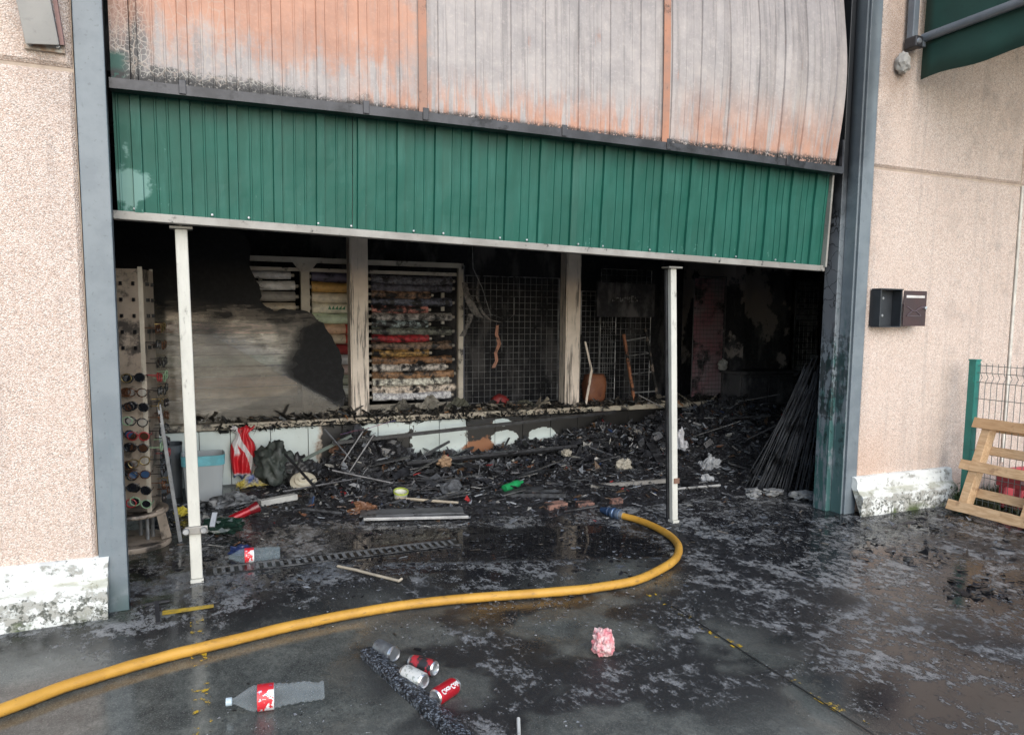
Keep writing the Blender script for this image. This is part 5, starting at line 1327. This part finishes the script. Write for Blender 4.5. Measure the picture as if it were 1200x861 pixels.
def d_ceil(rg):
    return rg.uniform(-0.6, 6.5), rg.uniform(5.4, 7.3), CZ-abs(rg.gauss(0, 0.10))
shards('hanging_char', 900, d_ceil, [(0.012, 0.012, 0.013, 4), (0.05, 0.05, 0.055, 1)], 0.02, 0.12, 9, 'charred remains hanging under the ceiling', 1.2, 3)
rg = random.Random(33); lb_ = B()
for i in range(150):
    x = rg.uniform(0.9, 6.6); y = 7.25-abs(rg.gauss(0, 0.75))
    if y < 5.1 or (x > 4.6 and y < 5.6): continue
    l = rg.uniform(0.12, 0.55)*(1 if y > 6 else 0.7); a = rg.gauss(0.1, 0.8); t = rg.gauss(0, 0.22); z = max(0.02, heap_h(x, y)+0.02)
    dx, dy, dz = l*math.cos(a), l*math.sin(a), l*math.sin(t)
    y2 = min(7.3, y+dy)
    w, h = rg.choice(((0.02, 0.012), (0.04, 0.010), (0.028, 0.022), (0.012, 0.012), (0.09, 0.008)))
    q = len(lb_.v); lb_.bar((x, y, z), (x+dx, y2, max(0.015, z+dz)), w, h)
lb_.warp(lambda p: Vector((p.x+0.012*N3(p.x*9, p.y*9, p.z*9), p.y+0.012*N3(p.y*9, p.z*9, 4), max(0.004, p.z+0.010*N3(p.x*14, p.y*14, 8)))))
lo = lb_.build('charred_laths', pm('wet_char', (0.016, 0.016, 0.018), (0.055, 0.058, 0.064), 9, 0.32, 0.2, 12, bump=0.8)); lo['kind'] = 'stuff'; lo['label'] = 'charred laths and bars tangled in the burnt heap'
cr = B()
for i in range(70):
    x = rg.uniform(1.0, 6.4); y = 7.2-abs(rg.gauss(0, 0.6))
    if y < 5.5 or (x > 4.6 and y < 5.8): continue
    z = max(0.02, heap_h(x, y)+0.015); s_ = rg.uniform(0.05, 0.15); sd_ = rg.uniform(0, 99); n_ = 7; k0 = len(cr.v)
    for j in range(n_+1):
        for i2 in range(n_+1):
            u, v = i2/n_*2-1, j/n_*2-1
            f1, f2, f3 = (mnoise.fractal(Vector((u*1.1+sd_, v*1.1, q)), 0.6, 2, 3) for q in (0, 7, 13))
            cr.v.append((x+s_*(u*0.8+0.4*f1), min(7.34, y+s_*(v*0.7+0.4*f2)), max(0.004, z+s_*(0.55*f3+0.25*math.exp(-(u*u+v*v))))))
    for j in range(n_):
        for i2 in range(n_): a = k0+j*(n_+1)+i2; cr.f.append((a, a+1, a+n_+2, a+n_+1))
o = cr.build('melted_sheets', pm('melted_black_plastic', (0.010, 0.010, 0.012), (0.04, 0.042, 0.048), 5, 0.22, 0.2, 8, bump=0.4), smooth=True); o['kind'] = 'stuff'; o['label'] = 'melted and crumpled black sheets in the burnt heap'
# draped remains heaped on the ledge below the wide roll bay
for i, (x, y, z, a, c_, e_, m_) in enumerate(((2.02, 7.46, 0.66, .13, .08, .07, 0), (2.32, 7.48, 0.68, .17, .09, .085, 1), (2.62, 7.46, 0.665, .15, .09, .075, 2), (1.84, 7.42, 0.645, .10, .08, .05, 1), (3.42, 7.45, 0.63, .16, .09, .05, 2))):
    rag('burnt_cloth', (x, y, z), a, c_, e_*1.2, [pm('ash_cloth', (0.16, 0.15, 0.125), (0.07, 0.066, 0.056), 9, 0.8, 0.3, 10), pm('pale_ash_cloth', (0.28, 0.26, 0.22), (0.12, 0.11, 0.09), 8, 0.8, 0.3, 9), pm('olive_ash_cloth', (0.09, 0.09, 0.065), (0.04, 0.04, 0.03), 9, 0.8, 0.3, 10)][m_],
            ['grey burnt cloth on the ledge below the wide bay of rolls', 'pale burnt cloth at the middle of the ledge below the wide bay', 'olive burnt cloth on the ledge at the slotted post', 'small pale burnt cloth on the ledge beside the left cream column', 'flat olive burnt cloth on the ledge before the wire grid'][i], 'burnt cloth', 40+i)

# ------------------------------------------------------------------ single pieces lying in the debris
def H(x, y): return max(0, heap_h(x, y))
# white plastic wheel hub
wh = tag(empty('plastic_wheel', (0.93, 6.86, 0.09)), 'cream plastic wheel lying in the debris right of the hanging bag', 'wheel')
HUB = pm('cream_hub', (0.60, 0.56, 0.44), (0.5, 0.45, 0.35), 8, 0.5, 0.12, 12)
mt = axis_mtx((0, 0, 0), (-0.05, -0.55, 0.75))
put_local(B().lathe([(0.118, -0.03), (0.120, -0.012), (0.105, 0.0), (0.085, 0.004), (0.078, 0.022), (0.05, 0.026), (0.046, 0.040), (0.022, 0.040), (0.022, 0.01)], 28, mt).build('disc', HUB, smooth=True), wh)
put_local(B().lathe([(0, 0.012), (0.022, 0.012)], 16, mt).build('bore', BLACKM), wh)
for (nm, c, r3, mat_, lb, ct, sd_) in (
    ('dark_cloth_heap', (0.70, 7.10, 0.20), (0.15, 0.12, 0.20), pm('dark_green_cloth', (0.035, 0.045, 0.038), (0.07, 0.08, 0.075), 7, 0.6, 0.3, 9), 'dark green burnt cloth heap between the hanging bag and the wheel', 'burnt cloth', 61),
    ('dark_cloth_heap', (0.92, 7.12, 0.14), (0.14, 0.10, 0.13), pm('black_cloth', (0.02, 0.02, 0.022), (0.04, 0.04, 0.042), 7, 0.5), 'black burnt cloth heap right behind the plastic wheel', 'burnt cloth', 62),
    ('smoked_pot', (1.34, 7.20, 0.30), (0.10, 0.08, 0.09), pm('brown_pot', (0.20, 0.10, 0.06), (0.12, 0.07, 0.05), 7, 0.6, 0.25), 'scorched brown pot under the crossed metal legs', 'pot', 63),
    ('tarry_lump', (1.75, 7.18, 0.30), (0.16, 0.10, 0.10), BLACKM, 'shiny black melted lump below the left cream column', 'debris', 64),
    ('grey_rock', (2.12, 6.18, 0.06), (0.10, 0.09, 0.075), pm('ash_grey_lump', (0.10, 0.105, 0.115), (0.05, 0.052, 0.056), 9, 0.7), 'ash-grey rounded lump beside the white scrap', 'debris', 65),
    ('pale_lump', (3.95, 6.25, 0.13), (0.075, 0.06, 0.06), pm('pale_cream_lump', (0.36, 0.33, 0.27), None, 9, 0.8, 0.12), 'pale cream lump in the debris left of the slim pole', 'debris', 66),
    ('pale_lump', (3.55, 6.7, 0.20), (0.05, 0.05, 0.04), pm('pale_cream_lump', (0.36, 0.33, 0.27)), 'small pale lump on the black heap under the right cream column', 'debris', 67),
    ('tan_lump', (2.28, 6.86, 0.17), (0.075, 0.06, 0.055), pm('tan_lump_m', (0.36, 0.24, 0.15), (0.28, 0.18, 0.11), 9, 0.7, 0.15), 'tan melted lump in front of the white wall patch', 'debris', 68),
    ('white_cloth', (4.78, 6.45, 0.28), (0.085, 0.08, 0.16), pm('white_rag', (0.60, 0.60, 0.62), (0.40, 0.41, 0.43), 6, 0.8, 0.08, 9), 'white rag standing upright right of the slim pole', 'rag', 69),
    ('white_cloth', (4.86, 6.05, 0.13), (0.12, 0.08, 0.10), pm('grey_rag', (0.44, 0.45, 0.46), (0.26, 0.27, 0.28), 8, 0.8, 0.15, 9), 'crumpled pale grey rag below the upright white rag', 'rag', 70),
    ('white_cloth', (4.58, 5.75, 0.05), (0.07, 0.06, 0.045), pm('grey_rag', (0.4, 0.4, 0.4)), 'small grey rag on the floor right of the slim pole', 'rag', 71),
    ('white_cloth', (5.15, 6.5, 0.22), (0.07, 0.06, 0.08), pm('bluish_rag', (0.34, 0.40, 0.46), None, 8, 0.8, 0.2, 9), 'bluish white rag among the debris deep on the right', 'rag', 72),
    ('rust_lump', (5.35, 6.6, 0.30), (0.08, 0.06, 0.05), pm('rust_pink', (0.30, 0.16, 0.12), None, 8, 0.8, 0.3), 'rust-pink crumpled piece above the pale rags', 'debris', 73),
    ('brown_flap', (1.28, 5.88, 0.04), (0.13, 0.07, 0.05), pm('burnt_orange_brown', (0.17, 0.075, 0.035), (0.09, 0.045, 0.025), 8, 0.5, 0.2), 'burnt orange-brown flap on the floor left of the yellow pot', 'debris', 74),
    ('dark_green_case', (0.20, 5.68, 0.06), (0.14, 0.10, 0.06), pm('dark_bottle_green', (0.012, 0.03, 0.022), None, 8, 0.2), 'glossy dark green melted case beside the bolted pole', 'debris', 75),
    ('blue_lump', (0.28, 5.12, 0.035), (0.07, 0.05, 0.035), pm('dark_blue_plastic', (0.02, 0.035, 0.11), None, 8, 0.3), 'dark blue crumpled plastic behind the bluish water bottle', 'debris', 76),
    ('red_scrap', (1.36, 6.85, 0.09), (0.06, 0.04, 0.045), pm('red_scrap_m', (0.36, 0.02, 0.03), None, 8, 0.4, 0.1), 'small red scrap under the crossed metal legs', 'debris', 77),
    ('yellow_scrap', (-0.09, 6.30, 0.04), (0.045, 0.04, 0.04), pm('yellow_scrap_m', (0.52, 0.42, 0.05), None, 8, 0.4, 0.05), 'small yellow scrap left of the bolted pole', 'debris', 78),
    ('blue_bag', (0.53, 7.15, 0.09), (0.12, 0.06, 0.075), pm('blue_yellow_bag', (0.05, 0.10, 0.30), (0.45, 0.36, 0.06), 9, 0.4, 0.15), 'blue and yellow plastic packaging under the hanging bag', 'bag', 79),
    ('grey_wrap', (0.30, 6.55, 0.06), (0.20, 0.11, 0.06), pm('grey_film', (0.22, 0.23, 0.24), (0.10, 0.105, 0.11), 7, 0.35, 0.3), 'crumpled grey film in front of the turquoise-rimmed box', 'plastic film', 80)):
    if nm in ('white_cloth', 'blue_bag', 'grey_wrap', 'brown_flap', 'rust_lump', 'red_scrap'): rag(nm, c, r3[0]*1.25, r3[1]*1.25, r3[2]*1.15, mat_, lb, ct, sd_)
    elif nm == 'dark_cloth_heap': crumple(nm, c, *r3, mat_, lb, ct, sd_, 4, 0.5, 2.6, False)
    else: crumple(nm, c, *r3, mat_, lb, ct, sd_, 3, 0.5, 2.2)
def brick(x, y, a, s, lb, col_=(0.30, 0.155, 0.11)):
    mt = Matrix.Translation((x, y, 0.03)) @ Matrix.Rotation(a, 4, 'Z') @ Matrix.Rotation(0.12, 4, 'X')
    o = B().box(-0.10*s, 0.10*s, -0.045*s, 0.05*s, -0.03, 0.022, mt).warp(lambda p: p+Vector((N3(p.x*30, p.y*30), N3(p.y*30, p.z*40, 2), 0))*0.012).build('brick_fragment', pm('fired_brick', (0.22, 0.115, 0.085), (0.12, 0.07, 0.058), 14, 0.85, 0.45, 14), bevel=0.006)
    tag(o, lb, 'brick', 'brick fragments in the debris')
brick(2.78, 5.42, 0.2, 0.95, 'orange brick fragment left of the hose nozzle, the farther left one')
brick(3.02, 5.36, -0.1, 0.75, 'pinkish brick fragment just behind the hose nozzle')
brick(3.33, 5.36, 0.1, 0.55, 'small brick fragment between the hose nozzle and the slim pole')
brick(2.80, 5.85, 0.9, 0.6, 'dark brick fragment right of the green bottle')
# green bottle, pot, red spray can, white box, white scrap
gb = tag(empty('green_bottle', (2.68, 6.10, 0.05)), 'green plastic bottle lying on the debris in mid-floor', 'bottle')
GP = pm('green_plastic', (0.02, 0.30, 0.10), (0.015, 0.22, 0.07), 9, 0.3, 0.1)
mt = axis_mtx((0, 0, 0.01), (0.9, 0.35, 0.12))
put_local(B().lathe([(0, -0.11), (0.036, -0.105), (0.038, -0.06), (0.034, -0.02), (0.038, 0.02), (0.036, 0.07), (0.015, 0.10), (0.013, 0.115)], 16, mt).build('bottle_body', GP, smooth=True), gb)
put_local(B().lathe([(0.016, 0.112), (0.016, 0.13), (0, 0.13)], 12, mt).build('cap', GP), gb)
pt = tag(empty('small_pot', (1.66, 6.20, 0.0)), 'small white pot with a yellow-green rim standing in the debris', 'pot')
put_local(B().lathe([(0, 0.0), (0.055, 0.0), (0.062, 0.05), (0.058, 0.05), (0.05, 0.01)], 18, Matrix.Rotation(0.25, 4, 'X')).build('bowl', pm('pot_white', (0.6, 0.6, 0.5), None, 9, 0.4, 0.1), smooth=True, loc=(0, 0, 0.02)), pt)
put_local(B().lathe([(0.060, 0.045), (0.067, 0.05), (0.065, 0.065), (0.057, 0.062)], 18, Matrix.Rotation(0.25, 4, 'X')).build('rim', pm('lime_rim', (0.42, 0.50, 0.09), None, 9, 0.4), smooth=True, loc=(0, 0, 0.02)), pt)
rs = tag(empty('red_torch', (0.36, 6.0, 0.06)), 'shiny red flashlight-shaped plastic piece lying right of the bolted pole', 'torch')
mt = axis_mtx((0, 0, 0), (0.85, 0.25, 0.28))
put_local(B().lathe([(0, -0.13), (0.03, -0.128), (0.034, -0.09), (0.032, 0.04)], 18, mt).build('barrel', pm('glossy_red', (0.38, 0.012, 0.02), None, 9, 0.15, metal=0.2), smooth=True), rs)
put_local(B().lathe([(0.032, 0.04), (0.038, 0.06), (0.047, 0.115), (0.040, 0.12), (0, 0.09)], 18, mt).build('head', pm('dark_glossy_red', (0.16, 0.01, 0.015), None, 9, 0.2), smooth=True), rs)
tag(B().box(-0.16, 0.16, -0.035, 0.035, 0, 0.05, Matrix.Translation((0.66, 6.40, 0.02)) @ Matrix.Rotation(0.30, 4, 'Z') @ Matrix.Rotation(-0.06, 4, 'Y')).warp(lambda p: p+Vector((0, 0, 0.012*N3(p.x*9, p.y*9)))).build('white_carton', pm('soiled_white_card', (0.46, 0.46, 0.43), (0.36, 0.36, 0.34), 9, 0.8, 0.15, 12), bevel=0.004), 'long soiled white carton lying below the plastic wheel', 'carton')
strip('white_scrap', [(2.02, 6.02, 0.06), (2.08, 6.0, 0.075), (2.15, 6.0, 0.06), (2.22, 5.98, 0.07)], 0.05, pm('white_scrap_m', (0.5, 0.5, 0.46), None, 9, 0.8, 0.1), 'torn white scrap in front of the ash-grey lump', 'scrap', 5, 0.05)
tag(B().bar((1.20, 5.58, 0.035), (1.98, 5.36, 0.03), 0.028, 0.022).build('aluminium_strip', pm('smeared_alu', (0.42, 0.42, 0.41), (0.28, 0.28, 0.28), 7, 0.4, 0.2, 9, 0.4), bevel=0.003), 'straight pale aluminium strip lying behind the puddle', 'strip')
tag(B().box(-0.42, 0.40, -0.10, 0.09, 0.0, 0.016, Matrix.Translation((1.62, 5.66, 0.022)) @ Matrix.Rotation(-0.26, 4, 'Z')).build('grey_board', pm('ash_board', (0.11, 0.115, 0.12), (0.055, 0.058, 0.06), 6, 0.4, 0.35, 7), bevel=0.003), 'flat ash-grey board lying just beyond the aluminium strip', 'board')

# long bars and sticks through the debris
def stick(a, c_, r, mat_, name, lb, ct, n=6, sq=False):
    b = B()
    if sq: b.bar(a, c_, r*2, r*2)
    else: b.tube([a, c_], r, n)
    tag(b.build(name, mat_), lb, ct)
GREENBAR = pm('grey_green_bar', (0.08, 0.11, 0.095), (0.05, 0.06, 0.055), 5, 0.45, 0.3, 6)
stick((0.66, 7.10, 0.10), (1.40, 7.0, 0.46), 0.014, GREENBAR, 'long_bar', 'grey-green bar slanting up behind the plastic wheel', 'bar', sq=True)
stick((1.22, 6.98, 0.40), (4.35, 7.06, 0.55), 0.016, BLACKM, 'long_bar', 'long black bar running level across the front of the low wall', 'bar', sq=True)
stick((1.90, 6.88, 0.17), (3.75, 6.86, 0.23), 0.028, BLACKM, 'long_bar', 'thick black bar lying on the heap below the white wall patch', 'bar')
stick((0.74, 6.55, 0.40), (1.06, 5.82, 0.03), 0.012, BLACKM, 'burnt_stick', 'thin black stick slanting down from below the bag', 'stick')
stick((0.80, 6.0, 0.05), (1.08, 5.80, 0.035), 0.016, CHARW, 'burnt_stick', 'short black stick lying beside the thin slanting one', 'stick')
stick((0.72, 6.62, 0.06), (1.42, 6.70, 0.11), 0.009, pm('sooty_steel', (0.13, 0.13, 0.135), (0.07, 0.07, 0.073), 12, 0.4, 0.3, 10, 0.4), 'thin_tube', 'thin grey tube lying below the plastic wheel', 'tube')
stick((1.62, 6.15, 0.03), (2.05, 5.80, 0.03), 0.013, pm('pale_wood_stick', (0.4, 0.3, 0.2)), 'wood_batten', 'narrow tan batten right of the small pot', 'batten')
stick((4.05, 5.55, 0.03), (4.55, 5.50, 0.035), 0.012, pm('pale_grey_stick', (0.34, 0.34, 0.33), None, 9, 0.6, 0.25), 'pale_batten', 'pale grey batten on the floor right of the slim pole', 'batten')
stick((3.35, 5.85, 0.05), (4.25, 5.75, 0.06), 0.018, pm('ash_batten', (0.20, 0.19, 0.175), None, 9, 0.6, 0.3), 'ash_batten', 'ash-covered batten behind the slim pole', 'batten', sq=True)
stick((5.45, 6.2, 0.30), (5.95, 6.1, 0.52), 0.010, pm('sooty_steel', (0.13, 0.13, 0.135), (0.07, 0.07, 0.073), 12, 0.4, 0.3, 10, 0.4), 'bent_tube', 'grey bent tube left of the leaning rods', 'tube')
stick((5.55, 6.6, 0.48), (6.1, 6.55, 0.49), 0.012, pm('sooty_steel', (0.13, 0.13, 0.135), (0.07, 0.07, 0.073), 12, 0.4, 0.3, 10, 0.4), 'bent_tube', 'short level grey tube deep behind the rods', 'tube')
stick((2.50, 5.95, 0.02), (2.98, 5.62, 0.05), 0.018, CHARW, 'charred_lath', 'charred lath with brown edge right of the green bottle', 'lath', sq=True)
# crossed folding legs
cl = tag(empty('folding_legs', (1.35, 6.95, 0)), 'crossed metal legs of a burnt folding frame below the left column', 'metal frame')
for (a, c_) in (((1.14, 6.95, 0.54), (1.52, 6.90, 0.06)), ((1.22, 6.90, 0.12), (1.50, 6.95, 0.50)), ((1.30, 6.80, 0.10), (1.58, 6.85, 0.48)), ((1.18, 7.05, 0.50), (1.44, 6.98, 0.16)), ((1.16, 6.7, 0.20), (1.68, 6.55, 0.07))):
    put(B().tube([a, c_], 0.010, 7).build('leg', pm('sooty_steel', (0.13, 0.13, 0.135), (0.07, 0.07, 0.073), 12, 0.4, 0.3, 10, 0.4), smooth=True), cl)
strip('striped_ribbon', [(1.30, 7.02, 0.47), (1.42, 7.0, 0.50), (1.55, 7.02, 0.51), (1.70, 7.05, 0.545), (1.86, 7.12, 0.565)], 0.03, pm('blue_red_ribbon', (0.10, 0.13, 0.34), (0.40, 0.07, 0.08), 9, 0.5, 0.2), 'blue and red striped ribbon over the crossed legs', 'ribbon', 12)
# nest of thin rods in the floor debris
wr_ = B(); rg = random.Random(21)
for i in range(70):
    x, y = rg.uniform(1.5, 2.1), rg.uniform(6.3, 6.7); a = rg.gauss(0.3, 0.5); l = rg.uniform(0.1, 0.3)
    wr_.tube([(x, y, H(x, y)+rg.uniform(0.01, 0.05)), (x+l*math.cos(a), y+l*math.sin(a), H(x, y)+rg.uniform(0.01, 0.06))], 0.004, 4)
o = wr_.build('wire_tangle', pm('tangle_wire', (0.16, 0.16, 0.165), None, 9, 0.4, 0.3, 8, 0.5)); tag(o, 'tangle of thin burnt wires on the floor left of the ash-grey lump', 'wire')
